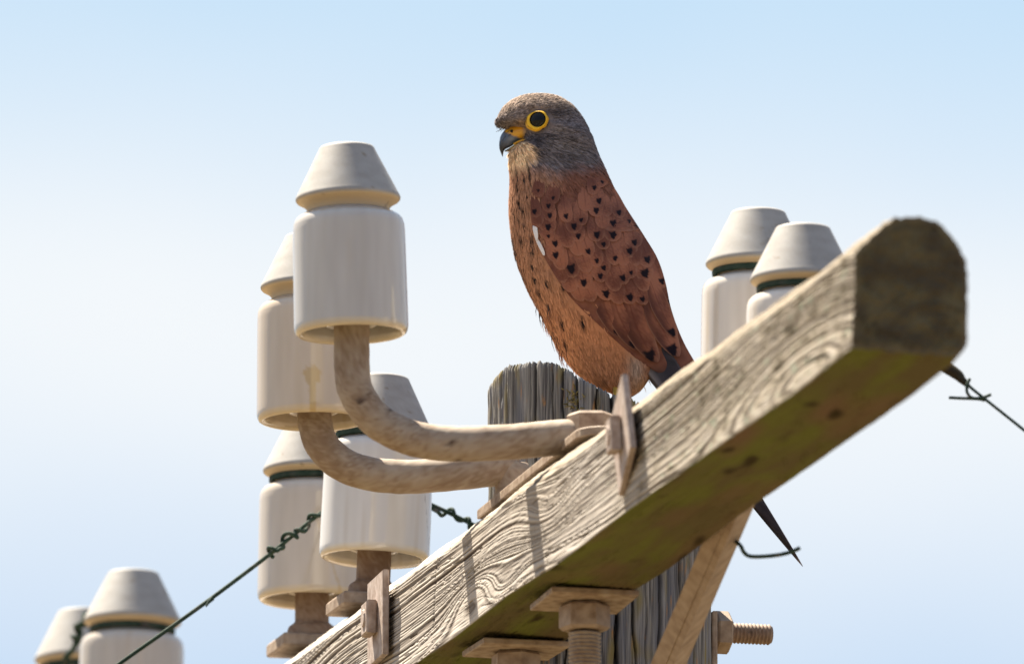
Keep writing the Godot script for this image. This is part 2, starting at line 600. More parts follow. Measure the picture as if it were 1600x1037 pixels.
func wood_color(s: float, u: float, v: float, g: Vector3, nrm: Vector2) -> Color:
	var c := mixc(Color(0.075, 0.055, 0.042), Color(0.55, 0.505, 0.45), g.y * 0.93)  # dark earlywood grooves, made darker still to paint in grazing shade
	var patch := noise.get_noise_3d(s * 7.0, v * 28.0, u * 28.0)
	c = mixc(c, Color(0.30, 0.26, 0.215), 0.12 + 0.45 * patch)
	# lichen blotches and a darker tan tone, more of it towards the free end
	var old := smoothstep(0.42, 0.75, s)
	var blot := noise.get_noise_3d(s * 30.0, v * 90.0, u * 90.0) + 0.5 * noise.get_noise_3d(s * 80.0, v * 240.0, u * 240.0)
	c = mixc(c, Color(0.33 * (0.52 + 0.55 * g.y), 0.285 * (0.52 + 0.55 * g.y), 0.215 * (0.52 + 0.55 * g.y)), old * (0.65 + 0.3 * blot))
	c = mixc(c, Color(0.10, 0.085, 0.06), old * (blot - 0.25) * 1.3)
	c = mixc(c, Color(0.33, 0.36, 0.28), old * (noise.get_noise_3d(s * 55.0 + 3.0, v * 150.0, 2.0) - 0.5) * 2.5)
	c = mixc(c, Color(0.03, 0.024, 0.018), g.z * 0.9)
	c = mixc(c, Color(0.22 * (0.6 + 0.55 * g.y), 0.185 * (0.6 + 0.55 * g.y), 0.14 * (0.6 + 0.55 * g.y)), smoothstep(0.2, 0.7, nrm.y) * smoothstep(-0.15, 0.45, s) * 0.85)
	# green and brown growth on the underside
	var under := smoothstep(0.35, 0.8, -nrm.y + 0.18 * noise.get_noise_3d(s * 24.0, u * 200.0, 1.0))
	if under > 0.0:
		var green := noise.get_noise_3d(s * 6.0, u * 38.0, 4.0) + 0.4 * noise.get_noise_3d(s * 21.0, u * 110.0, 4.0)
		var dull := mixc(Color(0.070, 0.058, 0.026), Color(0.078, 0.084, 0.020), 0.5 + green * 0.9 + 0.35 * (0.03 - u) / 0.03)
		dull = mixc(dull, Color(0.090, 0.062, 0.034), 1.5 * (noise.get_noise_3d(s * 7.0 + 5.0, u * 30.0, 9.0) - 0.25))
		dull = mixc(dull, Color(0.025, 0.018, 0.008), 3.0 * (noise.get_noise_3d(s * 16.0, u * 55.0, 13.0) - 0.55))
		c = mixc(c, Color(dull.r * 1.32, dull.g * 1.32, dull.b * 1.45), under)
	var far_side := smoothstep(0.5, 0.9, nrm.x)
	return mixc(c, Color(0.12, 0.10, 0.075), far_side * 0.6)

func make_crossarm():
	make_section()
	var t := thing("wooden_crossarm", "weathered grained timber crossarm bolted across the pole, dark sawn end nearest", "crossarm", ARM_O)
	var ss := PackedFloat32Array()
	var s := -1.15
	while s < 1.089:
		ss.append(s)
		s += 0.012 if s < -0.36 else (0.0017 if s < 0.75 else 0.0024)
	ss.append(1.089)
	var n := section.size()
	var pts := PackedVector3Array()
	var cols := PackedColorArray()
	pts.resize(ss.size() * n)
	cols.resize(ss.size() * n)
	var k := 0
	for i in ss.size():
		s = ss[i]
		var sway_u := 0.0012 * noise.get_noise_2d(s * 4.0, 30.0)
		var sway_v := 0.0012 * noise.get_noise_2d(s * 4.0, 60.0)
		var near_end := smoothstep(1.07, 1.089, s)
		for j in n:
			var q := section[j]
			var nrm := section_n[j]
			var g := grain(s, q.x, q.y)
			var out := g.x - near_end * (0.0012 + 0.0012 * absf(noise.get_noise_3d(q.x * 90.0, q.y * 90.0, 5.0)))
			# the worn upper edges are chipped and uneven
			if nrm.y > 0.3:
				out += 0.0010 * noise.get_noise_3d(s * 9.0, q.x * 40.0, 3.0) + 0.0003 * noise.get_noise_3d(s * 50.0, q.x * 120.0, 3.0)
			var at := q + nrm * out + Vector2(sway_u, sway_v)
			pts[k] = ARM_B * s + ARM_P * at.x + Vector3(0, at.y, 0)
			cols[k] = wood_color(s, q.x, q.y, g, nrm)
			k += 1
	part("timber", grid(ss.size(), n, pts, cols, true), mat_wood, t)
	for end in [1.089, -1.15]:
		var from: int = (ss.size() - 1) * n if end > 0.0 else 0
		pts = PackedVector3Array()
		cols = PackedColorArray()
		var mid := ARM_B * float(end) + ARM_P * 0.036 + Vector3(0, 0.038, 0)
		var rim := []
		for j in range(0, n, 2):
			rim.append(k_point(t, from + j))
		for i in 34:
			var f := 1.0 - i / 33.0
			for j in rim.size():
				var p: Vector3 = mid + ((rim[j] as Vector3) - mid) * f
				var u := p.dot(ARM_P)
				var rings := ring_of(end, u, p.y)
				var fr := rings - floorf(rings)
				var rough := 0.0011 * noise.get_noise_3d(u * 140.0, p.y * 140.0, 8.0) + 0.0005 * exp(-pow((fr - 0.6) / 0.25, 2.0))
				pts.append(p + ARM_B * signf(end) * rough * minf(1.0, (1.0 - f) * 12.0))
				var c := mixc(Color(0.115, 0.098, 0.056), Color(0.072, 0.060, 0.040), 0.5 + noise.get_noise_3d(u * 50.0, p.y * 50.0, 2.0))
				c = mixc(c, Color(0.125, 0.105, 0.058), noise.get_noise_3d(u * 28.0, p.y * 20.0, 12.0) + 0.2 * fr)
				c = mixc(c, Color(0.045, 0.036, 0.024), 0.45 * exp(-pow((fr - 0.5) / 0.22, 2.0)))
				# drying checks that run out from the pith
				var ray_ := atan2(p.y + 0.004, u - 0.052)
				var check := absf(noise.get_noise_2d(ray_ * 3.1 + 0.15 * noise.get_noise_2d(u * 300.0, p.y * 300.0), 77.0))
				c = mixc(c, Color(0.014, 0.011, 0.008), smoothstep(0.035, 0.008, check) * smoothstep(0.1, 0.4, f) * 0.8)
				cols.append(mixc(c, Color(0.15, 0.12, 0.08), smoothstep(0.90, 1.0, f) * 0.5))
		part("sawn_end", grid(34, rim.size(), pts, cols, true, ARM_B * signf(end)), mat_wood, t)
	# hardware that belongs to the crossarm, in its own axes
	var bolt := func(s0: float, v0: float, plate_outline: Array, turn: float, nut_turn: float, lean: float):
		var at: Vector3 = ARM_B * s0 + Vector3(0, v0, 0) - ARM_P * 0.0012
		var frame := side_frame(at) * Transform3D(Basis(Vector3(0, 1, 0), turn) * Basis(Vector3(0, 0, 1), lean), Vector3.ZERO)
		part("washer_plate", slab(plate_outline, 0.0042, 0.0007, frame), mat_sunlit_zinc, t)
		var on := frame * Transform3D(Basis(Vector3(0, 1, 0), nut_turn), Vector3(0, 0.0044, 0))
		part("square_nut", slab(rect(0.0095, 0.0105), 0.0070, 0.0012, on), mat_sunlit_zinc, t)
		part("bolt_end", lathe_on(0.0062, 0.0080, on), mat_sunlit_zinc, t)
	bolt.call(-0.052, 0.044, rect(0.0255, 0.027), 0.0, 0.0, 0.05)
	bolt.call(0.567, 0.047, rect(0.0265, 0.0265), deg_to_rad(-23.0), deg_to_rad(23.0), 0.10)

func k_point(t: Node3D, at: int) -> Vector3:
	var m: MeshInstance3D = t.get_node("timber")
	if not t.has_meta("_rim"):
		t.set_meta("_rim", (m.mesh as ArrayMesh).surface_get_arrays(0)[Mesh.ARRAY_VERTEX])
	var v: PackedVector3Array = t.get_meta("_rim")
	return v[at]

func lathe_on(r: float, h: float, frame: Transform3D) -> ArrayMesh:
	return slab(ngon(14, r), h, 0.001, frame)

# A threaded rod of the given length along y, from y = 0 downwards.
func threaded(r: float, length: float, color: Callable) -> ArrayMesh:
	var prof := []
	var pitch := 0.0024
	var y := 0.0
	prof.append(Vector2(0.0002, 0.0))
	prof.append(Vector2(r * 0.86, 0.0))
	while y < length:
		prof.append(Vector2(r * 0.9, -y - pitch * 0.12))
		prof.append(Vector2(r, -y - pitch * 0.42))
		prof.append(Vector2(r, -y - pitch * 0.58))
		prof.append(Vector2(r * 0.9, -y - pitch * 0.88))
		y += pitch
	prof.append(Vector2(r * 0.8, -y - 0.0008))
	prof.append(Vector2(0.0002, -y - 0.0008))
	return lathe(prof, 28, color)

# ------------------------------------------------------------------ brace and pole bolt
func make_brace():
	var t := thing("diagonal_brace", "tan steel angle brace running from under the crossarm down to the pole", "brace", arm(0.30, 0.08, -0.06))
	var top := arm(0.508, 0.0775, 0.006) - t.position
	var low := arm(0.052, 0.092, -0.150) - t.position
	var along := (low - top).normalized()
	var face := (Vector3(-0.55, -0.45, 0.62) - along * Vector3(-0.55, -0.45, 0.62).dot(along)).normalized()
	var wide := along.cross(face).normalized()
	if wide.x > 0.0:
		wide = -wide
	top += (top - low).normalized() * 0.03
	var long := top.distance_to(low)
	var frame := Transform3D(Basis(along, face, wide), top)
	part("wide_flange", slab([Vector2(0, 0), Vector2(long, 0), Vector2(long, 0.0095), Vector2(0, 0.0095)], 0.0045, 0.0008, frame), mat_plate, t)
	var frame2 := Transform3D(Basis(along, wide, face), top + wide * -0.0047)
	part("narrow_flange", slab([Vector2(0, -0.013), Vector2(long, -0.013), Vector2(long, 0.004), Vector2(0, 0.004)], 0.0045, 0.0008, frame2), mat_plate, t)
	# the long bolt through crossarm and pole, its far end with nut and thread
	var b := thing("pole_through_bolt", "rusty threaded bolt end with square nut sticking out right of the pole", "bolt", arm(-0.035, 0.205, 0.042))
	var out := Transform3D(Basis(ARM_B, ARM_P, Vector3.UP), Vector3.ZERO)
	part("washer_plate", slab(rect(0.014, 0.019), 0.0036, 0.0008, out * Transform3D(Basis(), Vector3(0, -0.0003, -0.008))), mat_plate, b)
	part("square_nut", slab(ngon(6, 0.0135, 0.4), 0.0098, 0.0012, out * Transform3D(Basis(), Vector3(0, 0.0046, 0))), mat_plate, b)
	var rod := part("threaded_rod", threaded(0.0066, 0.0255, func(p): return old_rust(p + Vector3(3, 0, 0))), mat_steel, b)
	rod.transform = Transform3D(Basis(ARM_B, -ARM_P, -Vector3.UP), ARM_P * 0.0145)

# ------------------------------------------------------------------ insulators
func cream(p: Vector3, seed_: float) -> Color:
	var a := n3(p.x * 40.0 + seed_, p.y * 9.0, p.z * 40.0) * 0.5 + n3(p.x * 160.0 + seed_, p.y * 22.0, p.z * 160.0) * 0.35
	var c := mixc(Color(0.52, 0.485, 0.43), Color(0.59, 0.56, 0.51), 0.5 + a)
	var tone: Color = {3.0: Color(0.78, 0.78, 0.79), 8.0: Color(0.87, 0.78, 0.68), 12.0: Color(1.02, 1.03, 1.06), 17.0: Color(0.86, 0.80, 0.74), 23.0: Color(0.78, 0.74, 0.70), 29.0: Color(0.80, 0.75, 0.70)}.get(seed_, Color(1.08, 1.04, 1.0))
	c = Color(c.r * tone.r, c.g * tone.g, c.b * tone.b)
	c = mixc(c, Color(0.50, 0.41, 0.27), smoothstep(-0.0805, -0.0845, p.y + 0.0008 * n3(p.x * 60.0, 1.0, p.z * 60.0)) * 0.7)  # tan lower lip: warm bounce from the ground painted into the glaze
	return mixc(c, Color(0.40, 0.31, 0.19), (n3(p.x * 90.0, p.y * 6.0 + seed_, p.z * 90.0) - 0.55) * 1.2)

func dusty(p: Vector3, seed_: float) -> Color:
	var a := n3(p.x * 60.0, p.y * 150.0 + seed_, p.z * 60.0) * 0.5 + n3(p.x * 420.0, p.y * 420.0 + seed_, p.z * 420.0) * 0.25
	var c := mixc(Color(0.265, 0.25, 0.23), Color(0.325, 0.313, 0.295), 0.5 + a)
	c = mixc(c, Color(0.50, 0.385, 0.235), smoothstep(-0.0006, -0.0022, p.y) * 0.85)  # underside of the lip tinted tan, ground bounce put into the colour
	return mixc(c, Color(0.20, 0.16, 0.12), (n3(p.x * 130.0 + seed_, p.y * 130.0, p.z * 130.0) - 0.78) * 5.0)

# porcelain parts, in axes whose origin is the middle of the cap's lip
func porcelain(t: Node3D, lean: Basis, seed_: float, tied: bool, glaze_mark = null):
	var cap := [Vector2(0.0001, 0.0327), Vector2(0.0150, 0.0326), Vector2(0.0161, 0.0322), Vector2(0.0168, 0.0315), Vector2(0.0173, 0.0303), Vector2(0.0310, 0.0028), Vector2(0.0319, 0.0011), Vector2(0.0323, -0.0001), Vector2(0.0321, -0.0012), Vector2(0.0312, -0.0022), Vector2(0.0288, -0.0034), Vector2(0.0266, -0.0050), Vector2(0.0255, -0.0066), Vector2(0.0253, -0.0084)]
	var bell := [Vector2(0.0252, -0.0085), Vector2(0.0264, -0.0096), Vector2(0.0295, -0.0106), Vector2(0.0318, -0.0120), Vector2(0.0333, -0.0140), Vector2(0.0341, -0.0166), Vector2(0.0344, -0.0200), Vector2(0.0346, -0.03), Vector2(0.0351, -0.0770), Vector2(0.0351, -0.0802), Vector2(0.0347, -0.0826), Vector2(0.0338, -0.0843), Vector2(0.0325, -0.0851), Vector2(0.0310, -0.0848), Vector2(0.0298, -0.0836), Vector2(0.0290, -0.0812), Vector2(0.0287, -0.077), Vector2(0.0280, -0.060), Vector2(0.0262, -0.052), Vector2(0.021, -0.0495), Vector2(0.0176, -0.051), Vector2(0.0172, -0.076), Vector2(0.0164, -0.0788), Vector2(0.0150, -0.0795), Vector2(0.0136, -0.0788), Vector2(0.0128, -0.076), Vector2(0.0121, -0.05)]
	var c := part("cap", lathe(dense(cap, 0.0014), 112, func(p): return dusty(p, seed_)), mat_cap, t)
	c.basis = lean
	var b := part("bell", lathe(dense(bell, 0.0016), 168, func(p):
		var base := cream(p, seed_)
		return glaze_mark.call(p, base) if glaze_mark != null else base), mat_glaze, t)
	b.basis = lean
	if tied:
		var path := circle_path(Vector3(0, -0.0078, 0), 0.0268, 2.4, 0.0030, 120, seed_)
		var w := part("tie_wire", tube(path, [0.0016], 10, wire_color), mat_wire, t)
		w.basis = lean

func wire_color(p: Vector3) -> Color:
	var a := n3(p.x * 160.0, p.y * 160.0, p.z * 160.0)
	return mixc(mixc(Color(0.018, 0.034, 0.025), Color(0.038, 0.060, 0.046), 0.5 + a), Color(0.10, 0.085, 0.08), (a - 0.45) * 2.0)

func lean_of(deg_side: float, deg_fore: float) -> Basis:
	return Basis(Vector3(0, 0, 1), deg_to_rad(-deg_side)) * Basis(Vector3(1, 0, 0), deg_to_rad(deg_fore))

func straight_pin(t: Node3D, lean: Basis, lip: Vector3):
	# the pin goes straight down from the bell to the crossarm's top; positions relative to the lip
	var foot := lean * Vector3(0, -0.1184, 0)
	var prof := [Vector2(0.0002, -0.045), Vector2(0.0108, -0.046), Vector2(0.0109, -0.0985), Vector2(0.0120, -0.1000), Vector2(0.0148, -0.1020), Vector2(0.0156, -0.1038), Vector2(0.0158, -0.1118), Vector2(0.0002, -0.1119)]
	var pin := part("pin", lathe(dense(prof, 0.002), 40, func(p): return old_rust(p * 1.0 + lip)), mat_steel, t)
	pin.basis = lean
	part("base_plate", slab(rect(0.024, 0.0175), 0.0085, 0.0012, arm_frame(foot + Vector3(0, 0.0005, 0) - ARM_P * 0.0055 - ARM_B * 0.004)), mat_plate, t)

func make_insulators():
	var group := "porcelain insulators on the crossarm"
	# two on bent hooks over the near side
	for q in [["A", 0.2985, -0.1089, 0.2391, lean_of(-1.5, 0.0), "porcelain insulator on the upper bent hook, tallest of all, in front of a lower one"],
			["B", 0.1285, -0.0899, 0.2172, lean_of(-0.4, 0.0), "porcelain insulator on the lower bent hook, half hidden behind the tallest insulator"]]:
		var lip := arm(q[1], q[2], q[3])
		var t := thing("hook_insulator", q[5], "insulator", lip, group)
		var first: bool = q[0] == "A"
		var glaze_mark := func(p: Vector3, base: Color) -> Color:
			if first:
				return base
			# a tan keyhole-shaped mark low on the glaze
			var a := atan2(p.z, p.x)
			var x := (a - 1.42 - 0.16) * 0.035
			var y := p.y + 0.062
			var blob := smoothstep(0.0062, 0.0045, Vector2(x * 1.0, y * 0.9).length() + 0.0012 * n3(p.x * 300.0, p.y * 300.0, p.z * 300.0))
			var run := smoothstep(0.0024, 0.0014, absf(x) + 0.0006 * n3(p.x * 300.0, p.y * 200.0, 1.0)) * smoothstep(0.001, -0.001, y)
			return mixc(base, Color(0.42, 0.31, 0.155), maxf(blob, run) * 0.95)
		porcelain(t, q[4], 3.0 if first else 8.0, false, glaze_mark)
		var way := [[-0.1075, 0.195], [-0.107, 0.159], [-0.1065, 0.1290], [-0.1025, 0.1150], [-0.092, 0.1018], [-0.0778, 0.0940], [-0.0617, 0.0897], [-0.0375, 0.0889], [-0.0051, 0.0918], [0.022, 0.0955], [0.036, 0.0965]] if first else [[-0.0895, 0.175], [-0.089, 0.1377], [-0.0882, 0.1285], [-0.0830, 0.1158], [-0.0705, 0.1055], [-0.0522, 0.1005], [-0.0277, 0.1000], [0.005, 0.1040], [0.030, 0.1078], [0.0395, 0.1085]]
		var s0: float = q[1] + 0.002
		var given := []
		for w in way:
			given.append(arm(s0, w[0], w[1]) - lip)
		part("bent_hook", tube(smooth_path(given, 9), [0.0110 if first else 0.0106], 36, func(p): return rust(p + lip), 0.00022), mat_steel, t)
		# the bolt through the crossarm below the hook's end
		var s1 := 0.3035 if first else 0.1312
		var hold := arm(s1, 0.0395, 0.0) - lip
		if first:
			part("hex_head", slab(ngon(6, 0.0150, 0.3), 0.0185, 0.0018, arm_frame(hold + Vector3(0, 0.0925, 0) + ARM_P * 0.004)), mat_plate, t)
		else:
			var lug := [Vector2(0.0002, 0.1120), Vector2(0.0095, 0.1110), Vector2(0.0112, 0.106), Vector2(0.0112, 0.094), Vector2(0.0128, 0.0885), Vector2(0.0002, 0.0884)]
			var piece := part("lug", lathe(dense(lug, 0.002), 32, func(p): return rust(p + lip)), mat_steel, t)
			piece.position = hold - ARM_P * 0.002
		part("shank", slab(ngon(16, 0.0105), 0.10 if first else 0.088, 0.001, arm_frame(hold + Vector3(0, -0.003, 0))), mat_plate, t)
		part("washer_plate", slab(rect(0.0275, 0.0275), 0.0040, 0.0007, arm_frame(hold + Vector3(0, -0.0075, 0)) * Transform3D(Basis(Vector3(0, 0, 1), 0.03 if first else -0.02), Vector3.ZERO)), mat_plate, t)
		part("hex_nut", slab(ngon(6, 0.0158, 0.22 if first else 0.0), 0.0165, 0.0018, arm_frame(hold + Vector3(0, -0.0245, 0))), mat_plate, t)
		var rod := part("threaded_rod", threaded(0.0101, 0.065, func(p): return rust(p + lip)), mat_steel, t)
		rod.position = hold + Vector3(0, -0.0255, 0)
	# four on straight pins on the far half
	for q in [[-0.2231, 0.1994, lean_of(2.6, 0.0), 12.0, "whitish porcelain insulator on a straight pin, leaning right, below the two bent hooks"],
			[-0.4031, 0.2047, lean_of(0.4, 0.0), 17.0, "porcelain insulator on a straight pin with a brown streak, partly behind the leaning one"],
			[-0.9067, 0.196, lean_of(1.0, 0.0), 23.0, "larger in view of the two blurred insulators low at the bottom left corner"],
			[-1.05, 0.1955, lean_of(0.0, 0.0), 29.0, "farthest insulator, at the bottom left corner behind its blurred neighbour"]]:
		var lip := arm(q[0], 0.04, q[1])
		var t := thing("pin_insulator", q[4], "insulator", lip, group)
		var at: float = q[3]
		var glaze_mark := func(p: Vector3, base: Color) -> Color:
			var a := atan2(p.z, p.x)
			if at == 17.0:      # a thin slanting rust streak
				var x := (a - 1.30) * 0.035 - 0.35 * (p.y + 0.055)
				return mixc(base, Color(0.42, 0.31, 0.16), smoothstep(0.0018, 0.0004, absf(x) + 0.0007 * n3(p.x * 200.0, p.y * 200.0, 0.0)) * smoothstep(-0.034, -0.045, p.y) * 0.55)
			if at == 12.0:      # a hairline crack
				var x := (a - 0.42) * 0.035 - 0.3 * (p.y + 0.055) + 0.0008 * n3(p.y * 140.0, 1.0, 1.0)
				return mixc(base, Color(0.25, 0.20, 0.15), smoothstep(0.0006, 0.0001, absf(x)) * smoothstep(-0.040, -0.048, p.y) * 0.7)
			return base
		porcelain(t, q[2], at, true, glaze_mark)
		straight_pin(t, q[2], lip)
	# two on short hooks behind the crossarm
	for q in [[0.3604, 0.1350, 0.1982, 35.0, lean_of(0.3, 0.0), "left of the two insulators behind the crossarm right of the bird"],
			[0.4681, 0.1349, 0.1677, 41.0, lean_of(0.2, 0.0), "right of the two insulators behind the crossarm, cut off by its top edge"]]:
		var lip := arm(q[0], q[1], q[2])
		var t := thing("hook_insulator", q[5], "insulator", lip, group)
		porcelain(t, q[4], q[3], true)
		var bend := maxf(q[2] - 0.118, 0.079)
		var given := []
		for w in [[0.135, bend + 0.072], [0.135, bend + 0.03], [0.1348, bend + 0.012], [0.130, bend - 0.003], [0.120, bend - 0.012], [0.105, bend - 0.016], [0.088, bend - 0.017], [0.0795, bend - 0.017]]:
			given.append(arm(q[0], w[0], w[1]) - lip)
		part("bent_hook", tube(smooth_path(given, 8), [0.0106], 28, func(p): return rust(p + lip), 0.0002), mat_steel, t)
		var on := side_frame(arm(q[0], 0.0735, bend - 0.017) - lip, 1.0)
		part("flange_plate", slab(rect(0.022, 0.022), 0.006, 0.0008, on), mat_plate, t)

func make_strap():
	var t := thing("steel_strap", "flat tan steel strap lying along the crossarm top under the two bent hooks", "strap", arm(0.22, 0.042, 0.082))
	var outline := [Vector2(-0.126, -0.018), Vector2(0.122, -0.018)]
	for k in 7:
		var a := -PI / 2.0 + PI * (k + 1) / 8.0
		outline.append(Vector2(0.122 + cos(a) * 0.018, sin(a) * 0.018))
	outline.append(Vector2(0.122, 0.018))
	outline.append(Vector2(-0.126, 0.018))
	part("flat_bar", slab(outline, 0.0058, 0.0008, arm_frame(Vector3(0, 0.0026, 0)) * Transform3D(Basis(Vector3(0, 0, 1), 0.02), Vector3.ZERO)), mat_plate, t)

# ------------------------------------------------------------------ wires
# a point at depth z from its place across (x) and down (y), in 0.4 mm steps from the middle of the view's height on the pole
func spot(x: float, y: float, z: float) -> Vector3:
	var d := 16.0 - z * cos(deg_to_rad(11.0))
	var k := d / 40000.0
	return Vector3((x - 800.0) * k, HEIGHT + (518.5 - y) * k / cos(deg_to_rad(11.0)) - z * tan(deg_to_rad(11.0)), z)

func coil_around(path: PackedVector3Array, r: float, turns: float, start: float) -> PackedVector3Array:
	var out := PackedVector3Array()
	var n := path.size()
	for i in n:
		var t := (path[mini(i + 1, n - 1)] - path[maxi(i - 1, 0)]).normalized()
		var side := t.cross(Vector3(0, 0, 1)).normalized()
		var other := t.cross(side)
		var f := float(i) / (n - 1)
		var a := start + TAU * (turns * f + 0.22 * sin(f * 11.0 + start) + 0.12 * sin(f * 23.0))
		var own := r * (0.85 + 0.3 * sin(f * 17.0 + start * 3.0))
		out.append(path[i] + (side * cos(a) + other * sin(a)) * own)
	return out

func make_wires():
	var origin := spot(500, 800, -0.31)
	var t := thing("line_wire", "dark green wire rising from the bottom left, spliced with wraps in front of an insulator", "wire", origin)
	var run := []
	for q in [[-2600, 2820, 0.0], [-1100, 1925, -0.15], [-300, 1385, -0.24], [120, 1084, -0.27], [185, 1037, -0.28], [300, 956, -0.29], [380, 897, -0.30], [432, 857, -0.305], [500, 802, -0.31], [545, 776, -0.315], [590, 766, -0.32], [640, 776, -0.325], [680, 791, -0.33], [745, 822, -0.335], [830, 862, -0.34], [900, 890, -0.34]]:
		run.append(spot(q[0], q[1], q[2]) - origin)
	part("strand", tube(smooth_path(run, 14), [0.00135], 12, wire_color), mat_wire, t)
	var wrap := []
	for q in [[424, 864, -0.304], [460, 835, -0.307], [502, 801, -0.31]]:
		wrap.append(spot(q[0], q[1], q[2]) - origin)
	var loops := smooth_path(wrap, 60)
	var fat := PackedVector3Array()
	for i in loops.size():
		fat.append(loops[i])
	part("splice_wrap", tube(coil_around(fat, 0.0034, 4.2, 0.4), [0.0013], 10, wire_color), mat_wire, t)
	wrap = []
	for q in [[668, 788, -0.329], [706, 803, -0.332], [752, 826, -0.335], [800, 848, -0.338]]:
		wrap.append(spot(q[0], q[1], q[2]) - origin)
	part("splice_wrap", tube(coil_around(smooth_path(wrap, 46), 0.0030, 4.6, 1.2), [0.0013], 10, wire_color), mat_wire, t)
	var burr := PackedVector3Array([spot(332, 934, -0.292) - origin, spot(326, 940, -0.29) - origin, spot(322, 947, -0.288) - origin])
	part("barb", tube(burr, [0.0016, 0.0011, 0.0004], 8, wire_color), mat_wire, t)

	origin = spot(1520, 608, 0.40)
	t = thing("line_wire", "thin dark wire leaving below the sawn end towards the right edge", "wire", origin)
	run = []
	for q in [[1262, 447, 0.387], [1330, 490, 0.385], [1410, 532, 0.39], [1487, 579, 0.395], [1520, 608, 0.40], [1560, 640, 0.40], [1600, 672, 0.40], [1680, 737, 0.40], [2300, 1215, 0.38], [3600, 2120, 0.30]]:
		run.append(spot(q[0], q[1], q[2]) - origin)
	part("strand", tube(smooth_path(run, 10), [0.00095], 10, wire_color), mat_wire, t)
	var sleeve := smooth_path([run[2], run[3], spot(1503, 593, 0.398) - origin, spot(1514, 604, 0.40) - origin], 8)
	var radii := []
	for i in sleeve.size():
		radii.append(lerpf(0.0042, 0.0011, pow(float(i) / (sleeve.size() - 1), 1.5)))
	part("sleeve", tube(sleeve, radii, 12, func(p): return mixc(wire_color(p), Color(0.04, 0.03, 0.018), 0.85)), mat_wire, t)
	var knot := []
	for q in [[1515, 592, 0.402], [1511, 601, 0.404], [1511, 613, 0.404], [1518, 621, 0.403], [1530, 622, 0.401], [1541, 619, 0.40], [1548, 616, 0.40]]:
		knot.append(spot(q[0], q[1], q[2]) - origin)
	part("knot", tube(smooth_path(knot, 8), [0.0010], 8, wire_color), mat_wire, t)
	knot = []
	for q in [[1483, 621, 0.40], [1505, 622, 0.402], [1528, 623, 0.40], [1538, 625, 0.398]]:
		knot.append(spot(q[0], q[1], q[2]) - origin)
	part("loose_end", tube(smooth_path(knot, 8), [0.0010], 8, wire_color), mat_wire, t)

	origin = spot(1165, 860, 0.46)
	t = thing("wire_stub", "short bent green wire end under the crossarm beside the brace", "wire", origin)
	run = []
	for q in [[1120, 826, 0.43], [1142, 840, 0.44], [1156, 851, 0.46], [1162, 862, 0.46], [1172, 868, 0.46], [1195, 868, 0.46], [1220, 865, 0.46], [1238, 860, 0.46], [1249, 855, 0.46]]:
		run.append(spot(q[0], q[1], q[2]) - origin)
	part("strand", tube(smooth_path(run, 9), [0.00125], 10, wire_color), mat_wire, t)

	origin = spot(120, 985, -0.93)
	t = thing("twisted_wire", "dark twisted wire tail hanging between the two farthest insulators", "wire", origin)
	run = []
	for q in [[160, 966, -0.885], [146, 963, -0.90], [132, 969, -0.92], [121, 986, -0.93], [113, 1008, -0.94], [104, 1040, -0.95], [99, 1075, -0.96]]:
		run.append(spot(q[0], q[1], q[2]) - origin)
	var core := smooth_path(run, 16)
	part("strand", tube(coil_around(core, 0.0024, 5.0, 0.0), [0.0017], 10, wire_color), mat_wire, t)
	part("strand", tube(coil_around(core, 0.0030, 5.0, PI), [0.0015], 10, wire_color), mat_wire, t)

# ------------------------------------------------------------------ the bird
# The bird's own axes: x to its tail side, y up, z towards its left side; lengths in steps of 0.4 mm (PX), counted from (965, 650) at its feet.
const FEET := Vector2(965, 650)
const LIFT := 0.19438

func bird(x: float, y: float, z: float) -> Vector3:
	return Vector3((x - FEET.x) * PX, -(y - FEET.y) / 0.9816 * PX, z * PX)

func side_point(x: float, y: float, z: float) -> Vector3:    # as bird(), with y counted where the left side shows it
	return bird(x, y + LIFT * 0.9816 * absf(z), z)

var rows := []          # body sections: front x, y, back x, y, half width
var height_map := {}
const CELL := 4.0

func row_at(t: float) -> Array:
	var f := clampf(t, 0.0, 1.0) * (rows.size() - 1)
	var k := mini(int(f), rows.size() - 2)
	f -= k
	var out := []
	for c in 5:
		out.append(cubic_interpolate(rows[k][c], rows[k + 1][c], rows[maxi(k - 1, 0)][c], rows[mini(k + 2, rows.size() - 1)][c], f))
	return out

func body_at(t: float, a: float) -> Vector3:   # in steps, x y z
	var r := row_at(t)
	var q := cos(a)
	var cx: float = (r[0] + r[2]) * 0.5 + (r[2] - r[0]) * 0.5 * q
	var cy: float = (r[1] + r[3]) * 0.5 + (r[3] - r[1]) * 0.5 * q
	var sn := sin(a)
	var z: float = maxf(r[4], 0.3) * pow(absf(sn), 0.92)
	if cy < 250.0:
		# eye socket under a brow
		var seen := cy - LIFT * z
		z += (-3.5 * gauss(cx, seen, 843, 189, 22, 19) + 2.0 * gauss(cx, seen, 836, 165, 26, 6)) * clampf(z / 25.0, 0.0, 1.0)
	return Vector3(cx, cy, z * signf(sn))

func body_z(x: float, y: float) -> float:
	var best := 0.0
	for d: Vector2i in [Vector2i(0, 0), Vector2i(1, 0), Vector2i(-1, 0), Vector2i(0, 1), Vector2i(0, -1)]:
		var key: Vector2i = Vector2i(int(x / CELL), int(y / CELL)) + d
		if height_map.has(key):
			if d == Vector2i(0, 0):
				return height_map[key]
			best = maxf(best, height_map[key])
	return best

func gauss(x: float, y: float, cx: float, cy: float, rx: float, ry: float) -> float:
	return exp(-pow((x - cx) / rx, 2.0) - pow((y - cy) / ry, 2.0))

